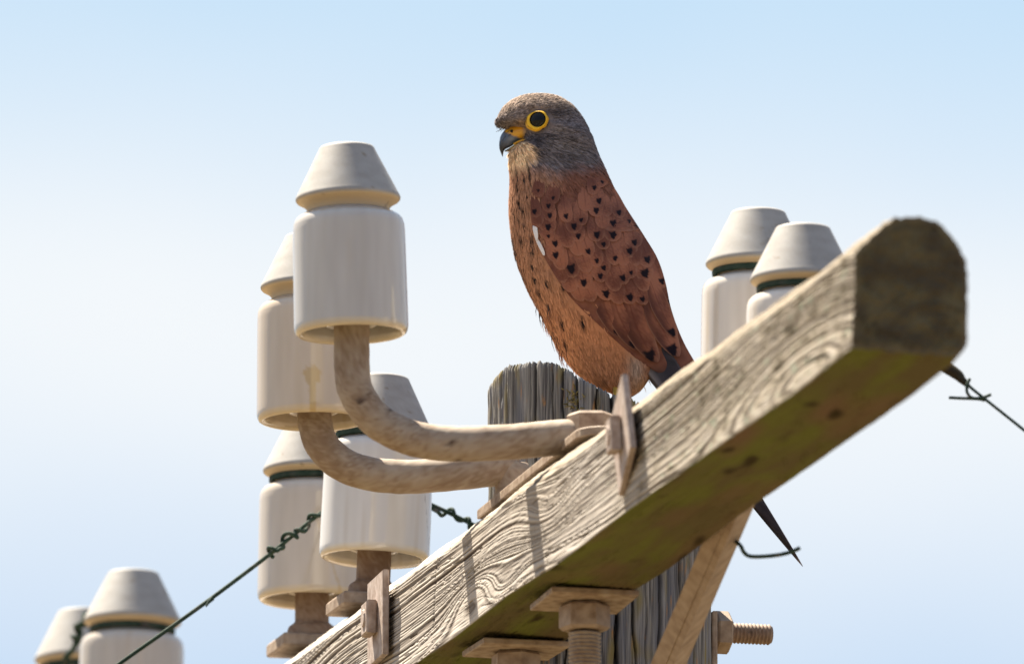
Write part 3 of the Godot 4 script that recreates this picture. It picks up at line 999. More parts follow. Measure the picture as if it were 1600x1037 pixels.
func lerp_list(list: Array, x: float) -> float:
	for k in list.size() - 1:
		if x <= list[k + 1].x:
			return lerpf(list[k].y, list[k + 1].y, clampf((x - list[k].x) / (list[k + 1].x - list[k].x), 0.0, 1.0))
	return list[-1].y

func plumage(x: float, y: float) -> Color:
	var grain_ := n3(x * 0.05, y * 0.05, 2.0) * 0.5 + n3(x * 0.16, y * 0.16, 7.0) * 0.4
	# body: chestnut back, orange breast, brighter belly
	var back := Color(0.19, 0.080, 0.052)
	var breast := Color(0.37, 0.185, 0.108)
	var belly := Color(0.49, 0.215, 0.105)
	var c := mixc(breast, belly, smoothstep(420.0, 540.0, y))
	c = mixc(c, Color(0.29, 0.15, 0.09), 0.6 * gauss(x, y, 835, 290, 30, 40))
	c = mixc(c, back, smoothstep(0.0, 40.0, x - lerp_list([Vector2(240, 860), Vector2(300, 850), Vector2(400, 880), Vector2(480, 940), Vector2(540, 990)], y)))
	c = mixc(c, Color(0.34, 0.27, 0.22), 0.85 * gauss(x, y, 994, 578, 14, 30))
	c = mixc(c, Color(0.44, 0.26, 0.13), 0.5 * gauss(x, y, 1010, 610, 25, 16))
	# head: slate grey brown
	var line := lerp_list([Vector2(780, 236), Vector2(812, 250), Vector2(835, 266), Vector2(870, 272), Vector2(905, 264), Vector2(945, 262)], x)
	var head := Color(0.160, 0.140, 0.146)
	head = mixc(head, Color(0.27, 0.20, 0.155), smoothstep(196.0, 158.0, y + (x - 830.0) * 0.10))
	head = mixc(head, Color(0.06, 0.052, 0.055), 0.85 * gauss(x, y, 866, 174, 32, 7))
	head = mixc(head, Color(0.05, 0.044, 0.05), 0.9 * gauss(x, y, 842, 224, 10, 18))
	head = mixc(head, Color(0.06, 0.05, 0.05), 0.7 * gauss(x, y, 850, 246, 16, 10))
	head = mixc(head, Color(0.13, 0.115, 0.115), 0.6 * gauss(x, y, 900, 235, 30, 22))
	head = mixc(head, Color(0.24, 0.20, 0.175), 0.6 * gauss(x, y, 876, 202, 14, 6))
	head = mixc(head, Color(0.20, 0.18, 0.175), 0.5 * gauss(x, y, 880, 226, 16, 7))
	head = mixc(head, Color(0.07, 0.062, 0.068), 0.6 * gauss(x, y, 872, 214, 20, 5))
	head = mixc(head, Color(0.07, 0.062, 0.068), 0.6 * gauss(x, y, 886, 244, 22, 6))
	head = mixc(head, Color(0.34, 0.21, 0.10), 0.7 * gauss(x, y, 817, 196, 9, 12))
	c = mixc(c, head, smoothstep(17.0, -13.0, y - line + 7.0 * n3(x * 0.06, y * 0.06, 1.0)))
	var throat := smoothstep(1.0, 0.62, pow((x - 803.0) / 40.0, 2.0) + pow((y - 242.0) / 29.0, 2.0) + 0.25 * n3(x * 0.1, y * 0.1, 3.0)) * smoothstep(216.0, 226.0, y)
	c = mixc(c, Color(0.86, 0.57, 0.33), throat * 0.97)
	c = Color(c.r * (1.0 + 0.22 * grain_), c.g * (1.0 + 0.22 * grain_), c.b * (1.0 + 0.22 * grain_))
	return c

var breast_marks := [[827, 268, 2.0, 9.0], [809, 278, 2.2, 10.0], [820, 284, 1.8, 8.0], [829, 285, 1.6, 8.0], [809, 301, 2.0, 8.0], [811, 322, 2.4, 7.0], [817, 334, 3.0, 6.0], [812, 351, 2.2, 6.0], [820, 358, 2.6, 6.0], [804, 342, 1.6, 6.0], [815, 381, 3.0, 6.0], [832, 383, 3.6, 6.5], [832, 399, 3.2, 5.0], [834, 420, 4.0, 7.0], [816, 424, 2.4, 6.0], [837, 441, 3.8, 7.0], [855, 445, 4.0, 6.0], [843, 464, 3.2, 7.0], [820, 440, 2.2, 6.0], [881, 451, 3.4, 5.0], [879, 510, 3.4, 8.0], [911, 509, 5.0, 8.0], [858, 484, 2.6, 7.0], [803, 385, 2.0, 6.0], [807, 405, 2.2, 6.0], [824, 310, 2.0, 6.0], [884, 540, 2.6, 7.0], [850, 500, 2.2, 6.0]]

func marked(x: float, y: float, c: Color) -> Color:
	for m in breast_marks:
		var dx: float = x - m[0] - (y - m[1]) * 0.18
		var dy: float = y - m[1]
		if absf(dy) < m[3] * 1.5 and absf(dx) < m[2] * 2.0:
			var wide: float = m[2] * clampf(0.75 - dy / m[3] * 0.45, 0.2, 1.2)
			c = mixc(c, Color(0.022, 0.017, 0.017), smoothstep(1.15, 0.75, maxf(absf(dx) / wide, absf(dy) / m[3])))
	return c

func flow(x: float, y: float) -> Vector2:
	var head := Vector2(x - 772.0, (y - 205.0) * 0.9 + 22.0).normalized()
	var body := Vector2(0.22, 1.0).normalized()
	return head.lerp(body, smoothstep(225.0, 300.0, y + (820.0 - x) * 0.25)).normalized()

func make_falcon():
	rows = [[836, 147.4, 846, 147.4, 2], [815, 151, 869, 150.5, 23], [799, 158, 887, 159, 33], [787, 168, 899, 169, 40], [779, 180, 908.5, 181, 44], [774.5, 188, 914, 190, 46], [778, 194, 917, 196, 46.5], [797, 197.5, 919, 202, 46.5], [816, 203, 922.5, 208.5, 46.5], [819, 212, 926, 217, 46.5], [816, 221, 929, 225, 46.5], [806, 228, 932, 233, 46.5], [798, 237, 935.5, 242, 47], [796, 247, 940, 252, 48],
		[796, 260, 945.5, 264, 50], [797, 275, 954, 283, 55], [797, 295, 964, 304, 61], [796, 320, 978, 328, 67], [797, 345, 990, 348, 72], [800, 372, 1004, 370, 76], [805, 400, 1017, 394, 78], [814, 427, 1025, 415, 79], [826, 455, 1030, 438, 78], [839, 480, 1034, 460, 75],
		[852, 505, 1037, 480, 70], [864, 530, 1038, 500, 63], [877, 552, 1036, 520, 55], [893, 574, 1032, 540, 47], [915, 593, 1026, 560, 39], [943, 608, 1018, 582, 30], [968, 617, 1006, 602, 18], [985, 621, 994, 614, 3]]
	var root := thing("falcon", "small rufous falcon with grey head and black spots perched on the pole top", "falcon", Vector3(165.0 / 2491.0, 4.6838 - 60.0 / 2491.0 / 0.9816, POLE_AT.z))
	rng.seed = 90
	# ---- the body, one continuous surface
	var nu := 300
	var nv := 200
	var pts := PackedVector3Array()
	var cols := PackedColorArray()
	for i in nu:
		for j in nv:
			var a := TAU * j / nv
			var p := body_at(float(i) / (nu - 1), a)
			var seen_y := p.y - LIFT * absf(p.z)
			if p.z > 0.0:
				var key := Vector2i(int(p.x / CELL), int(p.y / CELL))
				height_map[key] = maxf(height_map.get(key, 0.0), p.z)
			var ruffle := 0.9 * n3(p.x * 0.09, p.y * 0.045, p.z * 0.09) + 0.5 * n3(p.x * 0.3, p.y * 0.12, p.z * 0.3)
			pts.append(bird(p.x + ruffle * cos(a), p.y, p.z + ruffle * sin(a)))
			cols.append(marked(p.x, seen_y, plumage(p.x, seen_y)))
	var body := part("body", grid(nu, nv, pts, cols, true), mat_feather, root)
	var front_edge := [Vector2(262, 850), Vector2(290, 832), Vector2(330, 829), Vector2(372, 836), Vector2(410, 855), Vector2(450, 880), Vector2(480, 906), Vector2(507, 935), Vector2(532, 962), Vector2(560, 992), Vector2(576, 1012)]
	# ---- small feathers laid over head, breast and belly
	var fv := PackedVector3Array()
	var fn := PackedVector3Array()
	var fc := PackedColorArray()
	var made := 0
	while made < 21000:
		var t := rng.randf_range(0.01, 0.985)
		var a := rng.randf() * TAU
		var p := body_at(t, a)
		var seen_y := p.y - LIFT * absf(p.z)
		made += 1
		if seen_y > 302.0 and p.x > lerp_list(front_edge, seen_y) + (14.0 if seen_y < 380.0 else -5.0) and seen_y < 560.0:
			continue
		if Vector2((p.x - 841.0) / 24.0, (seen_y - 188.5) / 21.0).length() < 1.0:
			continue
		if p.x < 812.0 and seen_y > 192.0 and seen_y < 222.0:
			continue
		var dt := body_at(minf(t + 0.004, 1.0), a) - body_at(maxf(t - 0.004, 0.0), a)
		var da := body_at(t, a + 0.02) - body_at(t, a - 0.02)
		var n := Vector3(dt.x, -dt.y, dt.z).cross(Vector3(da.x, -da.y, da.z)).normalized()
		var mid := row_at(t)
		if n.dot(Vector3(p.x - (mid[0] + mid[2]) * 0.5, -(p.y - (mid[1] + mid[3]) * 0.5), p.z)) < 0.0:
			n = -n
		var on_head := seen_y < lerp_list([Vector2(780, 240), Vector2(835, 266), Vector2(905, 264), Vector2(945, 262)], p.x)
		var d2 := flow(p.x, seen_y)
		var d := Vector3(d2.x, -d2.y, 0.0)
		d = (d - n * d.dot(n))
		if d.length() < 0.15:
			continue
		d = d.normalized()
		var twist := rng.randf_range(-0.18, 0.18)
		d = d.rotated(n, twist)
		var across := n.cross(d)
		var crown := on_head and seen_y < 190.0
		var long := rng.randf_range(6.0, 10.0) if crown else (rng.randf_range(10.0, 20.0) if on_head else rng.randf_range(12.0, 24.0))
		var half := rng.randf_range(0.7, 1.4) if on_head else rng.randf_range(0.9, 2.2)
		var fluffy := smoothstep(470.0, 540.0, seen_y)
		long *= 1.0 - 0.25 * fluffy
		half *= 1.0 - 0.2 * fluffy
		var lift := rng.randf_range(0.4, 1.5) * (1.0 - 0.2 * fluffy)
		var tone := 1.0 + (rng.randf_range(-0.42, 0.5) if on_head else rng.randf_range(-0.2, 0.22) * (1.0 + 0.6 * fluffy))
		if on_head and rng.randf() < 0.28:
			tone *= 0.55
		var base := marked(p.x, seen_y, plumage(p.x, seen_y))
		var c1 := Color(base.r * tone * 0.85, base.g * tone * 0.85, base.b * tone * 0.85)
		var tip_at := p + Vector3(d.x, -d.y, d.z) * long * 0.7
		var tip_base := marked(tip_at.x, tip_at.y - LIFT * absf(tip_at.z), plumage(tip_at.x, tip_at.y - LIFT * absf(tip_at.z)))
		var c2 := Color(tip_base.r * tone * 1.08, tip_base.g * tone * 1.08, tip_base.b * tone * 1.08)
		var at := Vector3(p.x - FEET.x, -(p.y - FEET.y) / 0.9816, p.z)
		var b0 := at - d * long * 0.3 - n * 0.6
		var m0 := at + d * long * 0.25 + across * half + n * (0.5 + lift * 0.4)
		var m1 := at + d * long * 0.25 - across * half + n * (0.5 + lift * 0.4)
		var mt := at + d * long * 0.3 + n * (0.9 + lift * 0.5)
		var tp := at + d * long * 0.7 + n * (0.4 + lift)
		for tri in [[b0, m0, mt], [m0, tp, mt], [b0, mt, m1], [mt, tp, m1]]:
			for v in tri:
				fv.append(v * PX)
				var bend := across * (0.35 if v == m0 else (-0.35 if v == m1 else 0.0))
				fn.append((n + bend).normalized())
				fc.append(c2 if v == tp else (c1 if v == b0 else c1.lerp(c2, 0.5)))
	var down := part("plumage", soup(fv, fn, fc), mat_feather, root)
	down.set_meta("kind", "stuff")
	down.set_meta("label", "small soft feathers of the head, breast and belly")
	make_wisps(root)
	make_face(root)
	make_wing(root, front_edge)
	make_tail(root)
	make_feet(root)

func soup(v: PackedVector3Array, n: PackedVector3Array, c: PackedColorArray) -> ArrayMesh:
	# loose triangles, turned so that their faces agree with their normals
	var index := PackedInt32Array()
	for k in range(0, v.size(), 3):
		var face := (v[k + 1] - v[k]).cross(v[k + 2] - v[k])
		index.append(k)
		if face.dot(n[k]) > 0.0:
			index.append(k + 2); index.append(k + 1)
		else:
			index.append(k + 1); index.append(k + 2)
	var arrays := []
	arrays.resize(Mesh.ARRAY_MAX)
	arrays[Mesh.ARRAY_VERTEX] = v
	arrays[Mesh.ARRAY_NORMAL] = n
	arrays[Mesh.ARRAY_COLOR] = c
	arrays[Mesh.ARRAY_INDEX] = index
	var mesh := ArrayMesh.new()
	mesh.add_surface_from_arrays(Mesh.PRIMITIVE_TRIANGLES, arrays)
	return mesh

# loose hair-fine plumes at the belly and thigh and a few bristles at the beak
func make_wisps(root: Node3D):
	rng.seed = 31
	var st := SurfaceTool.new()
	st.begin(Mesh.PRIMITIVE_TRIANGLES)
	for k in 190:
		var t := rng.randf_range(0.70, 0.96)
		var a := rng.randf_range(0.0, TAU)
		if k < 60:
			t = rng.randf_range(0.74, 0.84)
			a = PI + rng.randf_range(-0.7, 0.7)
		var p := body_at(t, a)
		if p.x > 985.0 and p.y < 580.0:
			continue
		var mid := row_at(t)
		var outward := Vector3(p.x - (mid[0] + mid[2]) * 0.5, -(p.y - (mid[1] + mid[3]) * 0.5), p.z * 1.2).normalized()
		var long := rng.randf_range(13.0, 30.0) if k < 60 else rng.randf_range(8.0, 16.0)
		var at := Vector3(p.x - FEET.x, -(p.y - FEET.y) / 0.9816, p.z)
		var d := (Vector3(0.35 + rng.randf_range(-0.15, 0.25), -1.0, rng.randf_range(-0.1, 0.1)) + outward * rng.randf_range(0.05, 0.3)).normalized()
		var path := PackedVector3Array([(at - d * 4.0) * PX, (at + d * long * 0.5 + outward * 1.6) * PX, (at + d * long) * PX])
		var seen_y := p.y - LIFT * absf(p.z)
		var base := plumage(p.x, seen_y)
		var tone := rng.randf_range(0.7, 1.45)
		if k < 16:
			base = Color(0.07, 0.045, 0.04)
		var c := Color(base.r * tone, base.g * tone, base.b * tone)
		st.append_from(tube(path, [0.7 * PX, 0.55 * PX, 0.15 * PX], 4, func(_p): return c), 0, Transform3D())
	for k in 26:
		var from := Vector3(rng.randf_range(782, 806), rng.randf_range(194, 214), rng.randf_range(-16, 16))
		var to := from + Vector3(rng.randf_range(-10, -3), rng.randf_range(4, 14), rng.randf_range(-2, 2))
		var path := PackedVector3Array([bird(from.x, from.y, from.z), bird((from.x + to.x) * 0.5 - 1.0, (from.y + to.y) * 0.5, to.z), bird(to.x, to.y, to.z)])
		st.append_from(tube(path, [0.45 * PX, 0.35 * PX, 0.1 * PX], 4, func(_p): return Color(0.10, 0.08, 0.06)), 0, Transform3D())
	var m := part("loose_plumes", st.commit(), mat_feather, root)
	m.set_meta("kind", "stuff")

func make_face(root: Node3D):
	var horn := vertex_material(0.28, 0.5)
	var skin := vertex_material(0.5, 0.4)
	# ---- upper bill: hooked, with the yellow cere at its root; sections (top x, y, bottom x, y, half width)
	var bill := [[822, 190, 823, 219, 18], [812, 192.5, 815, 219.5, 16], [802, 196, 807.5, 222, 13.5], [793, 200, 799, 228, 11], [786.5, 205.5, 793, 231, 8.6], [782, 213, 789.5, 233, 6.8], [780, 222, 787.5, 235.5, 4.8], [780.2, 231, 786.5, 239, 3.0], [782.4, 238, 786, 242, 1.7], [785, 244, 786, 244.6, 0.5]]
	var upper := loft(bill, 60, 48, func(x: float, y: float, z: float) -> Color:
		var rim := y - (203.5 + (x - 786.0) * 0.46) + 1.2 * n3(x * 0.2, y * 0.2, z * 0.2)
		var slate := mixc(Color(0.075, 0.10, 0.145), Color(0.010, 0.013, 0.02), smoothstep(216.0, 236.0, y - (x - 790.0) * 0.55))
		slate = mixc(slate, Color(0.19, 0.22, 0.26), 0.7 * gauss(x, y, 801, 216, 7, 3))
		var yellow := mixc(Color(0.68, 0.34, 0.018), Color(0.62, 0.24, 0.012), smoothstep(206.0, 196.0, y) * 0.6)
		yellow = mixc(yellow, Color(0.30, 0.19, 0.10), smoothstep(814.0, 821.0, x))
		return mixc(yellow, slate, smoothstep(-1.0, 1.4, rim)))
	part("upper_bill", upper, horn, root)
	var low := [[824, 219, 823, 232, 14], [815, 221, 815, 233.5, 12.5], [806, 224.5, 806.5, 235, 9.5], [798, 229.5, 798.5, 236, 6.5], [792, 233, 792.5, 236.5, 4.2], [788.5, 235, 789, 236.5, 1.2]]
	part("lower_bill", loft(low, 30, 36, func(x: float, _y: float, _z: float) -> Color:
		return mixc(Color(0.07, 0.075, 0.08), Color(0.52, 0.31, 0.05), smoothstep(792.0, 803.0, x))), horn, root)
	for side in [1.0, -1.0]:
		var hole := part("nostril", ball(Vector3(2.4, 2.6, 1.4) * PX, func(_p): return Color(0.02, 0.012, 0.006)), skin, root)
		hole.position = side_point(799.5, 204.5, 12.2 * side)
		# gape: the yellow corner of the mouth
		var gape := []
		for q in [[803, 224.5, 12.5], [812, 220.0, 17.5], [820, 218.0, 22.5], [828, 218.5, 27.5]]:
			gape.append(side_point(q[0], q[1], q[2] * side))
		part("gape", tube(smooth_path(gape, 6), [1.5 * PX], 8, func(_p): return Color(0.56, 0.30, 0.03)), skin, root)
		# eye: dark ball, bare yellow ring round it
		var eye := Node3D.new()
		eye.name = "eye"
		root.add_child(eye, true)
		eye.position = side_point(842.0, 187.5, 42.5 * side)
		eye.scale = Vector3.ONE
		eye.basis = Basis(Vector3(0, 1, 0), deg_to_rad(-14.0 * side if side > 0.0 else 180.0 + 14.0))
		var glossy := vertex_material(0.05, 0.34)
		var globe := part("eyeball", ball(Vector3(15.4, 15.4, 11.6) * PX, func(p):
			var r := Vector2(p.x, p.y).length() / PX
			return mixc(Color(0.004, 0.004, 0.006), Color(0.016, 0.011, 0.008), smoothstep(9.0, 12.5, r))), glossy, eye)
		globe.position = Vector3(0, 0, -1.5 * PX)
		var ring := PackedVector3Array()
		var tint := PackedColorArray()
		for i in 14:
			var f := i / 13.0
			for j in 72:
				var a := TAU * j / 72
				var outer := 16.4 + 6.2 * maxf(0.0, cos(a - PI - 0.45)) + 0.5 * sin(a * 7.0 + 1.0)
				var r := lerpf(13.0, outer, f)
				var z := 7.0 + 1.3 * sin(f * PI) - 6.5 * f * f
				ring.append(Vector3(cos(a) * r, sin(a) * r * 0.93, z) * PX)
				var y := mixc(Color(0.76, 0.47, 0.022), Color(0.62, 0.33, 0.015), f + 0.3 * n3(cos(a) * 3.0, sin(a) * 3.0, f * 4.0))
				y = mixc(y, Color(0.14, 0.09, 0.02), 0.75 * exp(-pow((f - 0.62) / 0.10, 2.0)) * smoothstep(-0.2, 0.5, -cos(a + 0.3)))
				y = mixc(y, Color(0.10, 0.07, 0.02), 0.8 * smoothstep(0.10, 0.0, f))
				tint.append(mixc(y, Color(0.16, 0.12, 0.08), smoothstep(0.84, 1.0, f)))
		part("eye_ring", grid(14, 72, ring, tint, true, Vector3(0, 0, 1)), skin, eye)

func ball(r: Vector3, color: Callable) -> ArrayMesh:
	var pts := PackedVector3Array()
	var cols := PackedColorArray()
	for i in 25:
		var b := -PI / 2.0 + PI * i / 24.0
		for j in 40:
			var a := TAU * j / 40
			var p := Vector3(cos(b) * cos(a) * r.x, cos(b) * sin(a) * r.y, sin(b) * r.z)
			pts.append(p)
			cols.append(color.call(p))
	return grid(25, 40, pts, cols, true)

func loft(list: Array, nu: int, nv: int, color: Callable) -> ArrayMesh:
	var pts := PackedVector3Array()
	var cols := PackedColorArray()
	for i in nu:
		var f := float(i) / (nu - 1) * (list.size() - 1)
		var k := mini(int(f), list.size() - 2)
		f -= k
		var r := []
		for c in 5:
			r.append(cubic_interpolate(list[k][c], list[k + 1][c], list[maxi(k - 1, 0)][c], list[mini(k + 2, list.size() - 1)][c], f))
		for j in nv:
			var a := TAU * j / nv
			var q := cos(a)
			var x: float = (r[0] + r[2]) * 0.5 + (r[2] - r[0]) * 0.5 * q
			var y: float = (r[1] + r[3]) * 0.5 + (r[3] - r[1]) * 0.5 * q
			var z: float = maxf(r[4], 0.1) * sin(a)
			pts.append(bird(x, y, z))
			cols.append(color.call(x, y - LIFT * absf(z), z))
	return grid(nu, nv, pts, cols, true)

# ---- the folded wings
var wing_rows := []
const WU := 90
const WV := 44
var wing_pts := []      # seen x, seen y, z on a grid along (i) and across (j)

func wing_smooth(i: float, j: float) -> Vector3:
	i = clampf(i, 0.0, WU - 1.001)
	j = clampf(j, 0.0, WV - 1.001)
	var a := int(i)
	var b := int(j)
	var p: Vector3 = wing_pts[a * WV + b]
	var q: Vector3 = wing_pts[a * WV + b + 1]
	var r: Vector3 = wing_pts[(a + 1) * WV + b]
	var s: Vector3 = wing_pts[(a + 1) * WV + b + 1]
	return p.lerp(q, j - b).lerp(r.lerp(s, j - b), i - a)

func wing_find(x: float, y: float) -> Vector2:
	var best := Vector2.ZERO
	var far := 1e9
	for i in range(0, WU, 2):
		for j in range(0, WV, 2):
			var p: Vector3 = wing_pts[i * WV + j]
			var d := (p.x - x) * (p.x - x) + (p.y - y) * (p.y - y)
			if d < far:
				far = d
				best = Vector2(i, j)
	for k in 4:
		var p := wing_smooth(best.x, best.y)
		var pi := wing_smooth(best.x + 0.6, best.y) - wing_smooth(best.x - 0.6, best.y)
		var pj := wing_smooth(best.x, best.y + 0.6) - wing_smooth(best.x, best.y - 0.6)
		var m := Transform2D(Vector2(pi.x, pi.y) / 1.2, Vector2(pj.x, pj.y) / 1.2, Vector2.ZERO)
		if absf(m.determinant()) < 1e-5:
			break
		best += (m.affine_inverse() * Vector2(x - p.x, y - p.y)).clampf(-5.0, 5.0)
	return best

func make_wing(root: Node3D, _front: Array):
	# front x, y, back x, y where the left side shows them, least z at front and back
	wing_rows = [[850, 262, 905, 260, 20, 20], [834, 286, 952, 284, 20, 6], [829, 328, 981, 328, 20, 6], [836, 372, 1008, 370, 20, 6], [855, 410, 1028, 404, 20, 6], [880, 450, 1040, 440, 20, 6], [906, 480, 1048, 478, 22, 6], [934, 506, 1058, 509, 24, 6], [962, 532, 1070, 537, 26, 6], [992, 558, 1084, 562, 25, 6], [1016, 575, 1098, 586, 20, 5], [1046, 594, 1112, 608, 15, 4], [1082, 628, 1126, 636, 10, 3], [1120, 668, 1136, 670, 5, 2]]
	wing_pts.resize(WU * WV)
	for i in WU:
		var f := float(i) / (WU - 1) * (wing_rows.size() - 1)
		var k := mini(int(f), wing_rows.size() - 2)
		f -= k
		var r := []
		for c in 6:
			r.append(cubic_interpolate(wing_rows[k][c], wing_rows[k + 1][c], wing_rows[maxi(k - 1, 0)][c], wing_rows[mini(k + 2, wing_rows.size() - 1)][c], f))
		for j in WV:
			var a := float(j) / (WV - 1)
			var x: float = lerpf(r[0], r[2], a)
			var y: float = lerpf(r[1], r[3], a)
			var z: float = r[4]
			for turn in 3:
				z = maxf(body_z(x, y + LIFT * z) - 2.5 + (3.0 + 5.0 * sin(PI * a)) * smoothstep(2.0, 22.0, i), lerpf(r[4], r[5], a * a))
			wing_pts[i * WV + j] = Vector3(x, y, z)
	for pass_ in 5:
		var old := wing_pts.duplicate()
		for i in range(0, WU):
			for j in range(0, WV):
				var sum := 0.0
				var n := 0
				for d in [[-1, 0], [1, 0], [0, -1], [0, 1], [0, 0]]:
					var ii: int = i + d[0]
					var jj: int = j + d[1]
					if ii >= 0 and ii < WU and jj >= 0 and jj < WV:
						sum += old[ii * WV + jj].z
						n += 1
				wing_pts[i * WV + j].z = sum / n
	for side in [1.0, -1.0]:
		var wing := Node3D.new()
		wing.name = "wing"
		root.add_child(wing, true)
		var pts := PackedVector3Array()
		var cols := PackedColorArray()
		for i in WU:
			for j in WV:
				var p: Vector3 = wing_pts[i * WV + j]
				pts.append(side_point(p.x, p.y, (p.z - 0.5) * side))
				var c := mixc(Color(0.15, 0.060, 0.042), Color(0.205, 0.086, 0.056), 0.5 + n3(p.x * 0.06, p.y * 0.06, 4.0))
				c = mixc(c, Color(0.035, 0.026, 0.026), smoothstep(0.0, 26.0, p.y - 566.0))
				cols.append(c)
		part("wing_surface", grid(WU, WV, pts, cols, false, Vector3(0, 0, side)), mat_feather, wing)
		make_feathers(wing, side)

# One flat feather on the wing: tip, direction, length, half width, spot size, layer, tone
func feather(wing: Node3D, side: float, tip: Vector2, dir: Vector2, long: float, half: float, mark: float, layer: float, tone: float, hue := 0):
	var nu := 30
	var nv := 17
	var mid := tip - dir * long * 0.4
	var c0 := wing_find(mid.x, mid.y)
	var e := 1.5
	var pi := (wing_smooth(c0.x + e, c0.y) - wing_smooth(c0.x - e, c0.y)) / (2.0 * e)
	var pj := (wing_smooth(c0.x, c0.y + e) - wing_smooth(c0.x, c0.y - e)) / (2.0 * e)
	var m := Transform2D(Vector2(pi.x, pi.y), Vector2(pj.x, pj.y), Vector2.ZERO)
	if absf(m.determinant()) < 1e-4:
		return
	m = m.affine_inverse()
	var perp := Vector2(-dir.y, dir.x)
	var pts := PackedVector3Array()
	var cols := PackedColorArray()
	var seed_ := tip.x * 0.37 + tip.y * 0.11
	for i in nu:
		var t := float(i) / (nu - 1)
		var tt := 1.0 - pow(1.0 - t, 1.35)
		var wide := half * (0.35 + 0.65 * smoothstep(0.0, 0.5, tt))
		if tt > 0.62:
			wide *= sqrt(maxf(0.0, 1.0 - pow((tt - 0.62) / 0.38, 2.2)))
		for j in nv:
			var c := -1.0 + 2.0 * j / (nv - 1)
			var at := tip - dir * long * (1.0 - tt) + perp * c * wide
			at += dir * 0.8 * n3(seed_, c * 3.0, 2.0) * tt
			var w := (c0 + m * (at - mid)).clamp(Vector2(0, 0), Vector2(WU - 1.01, WV - 1.01))
			var base := wing_smooth(w.x, w.y)
			var lift := layer + lerpf(-2.6, 0.7, smoothstep(0.0, 0.75, tt)) + 0.5 * (1.0 - c * c) + 0.12 * n3(at.x * 0.5 + seed_, at.y * 0.5, 3.0)
			at = Vector2(base.x, base.y)
			pts.append(side_point(at.x, at.y, (base.z + lift) * side))
			var barb := 0.5 + 0.5 * n3(seed_ + tt * 3.0 + absf(c) * 2.0, c * 4.0, tt * 26.0 + absf(c) * 9.0)
			var col := mixc(Color(0.135, 0.053, 0.038), Color(0.295, 0.118, 0.072), barb * 0.8 + tone + 0.9 * n3(at.x * 0.022, at.y * 0.022, 5.0))
			if hue == 1:
				col = mixc(Color(0.045, 0.034, 0.034), Color(0.022, 0.018, 0.02), barb)
			elif hue == 2:
				col = Color(0.74, 0.69, 0.64)
			var edge := maxf(absf(c), 0.0)
			if hue == 0:
				col = mixc(col, Color(0.31, 0.155, 0.105), (0.45 + 0.3 * n3(seed_ * 3.0, tt * 3.0, c * 2.0)) * (0.45 + 0.55 * smoothstep(300.0, 400.0, tip.y)) * maxf(smoothstep(0.55, 1.0, edge) * smoothstep(0.5, 0.85, tt), smoothstep(0.86, 0.99, tt)))
				var flight := smoothstep(70.0, 100.0, long)
				col = mixc(col, Color(0.070, 0.030, 0.026), 0.75 * smoothstep(0.0, 0.75, c) * flight)
				col = mixc(col, Color(0.33, 0.17, 0.115), 0.75 * smoothstep(0.86, 0.97, edge) * flight * smoothstep(0.2, 0.5, tt))
				col = mixc(col, Color(0.09, 0.03, 0.022), 0.45 * smoothstep(0.09, 0.02, absf(c)) * smoothstep(1.0, 0.6, tt))
			elif hue == 1:
				col = mixc(col, Color(0.22, 0.11, 0.075), 0.6 * smoothstep(0.82, 1.0, edge))
			if mark > 0.0:
				# a dark heart: broad towards the base, pointed towards the tip
				var along := (at - (tip - dir * (5.0 + mark))).dot(dir) / mark
				var over := (at - tip).dot(perp) / mark + 0.16 * n3(seed_, at.y * 0.2, 1.0)
				var shape := maxf(absf(over) / maxf(0.05, 0.80 - along * 0.62), absf(along) - 0.12 * absf(over))
				if along < 0.0:
					shape = maxf(absf(over) / 0.82, -along * (1.25 - 0.4 * absf(over)))
				col = mixc(col, Color(0.014, 0.011, 0.014), smoothstep(1.12, 0.82, shape))
			cols.append(col)
	part("feather", grid(nu, nv, pts, cols, false, Vector3(0, 0, side)), mat_feather, wing)

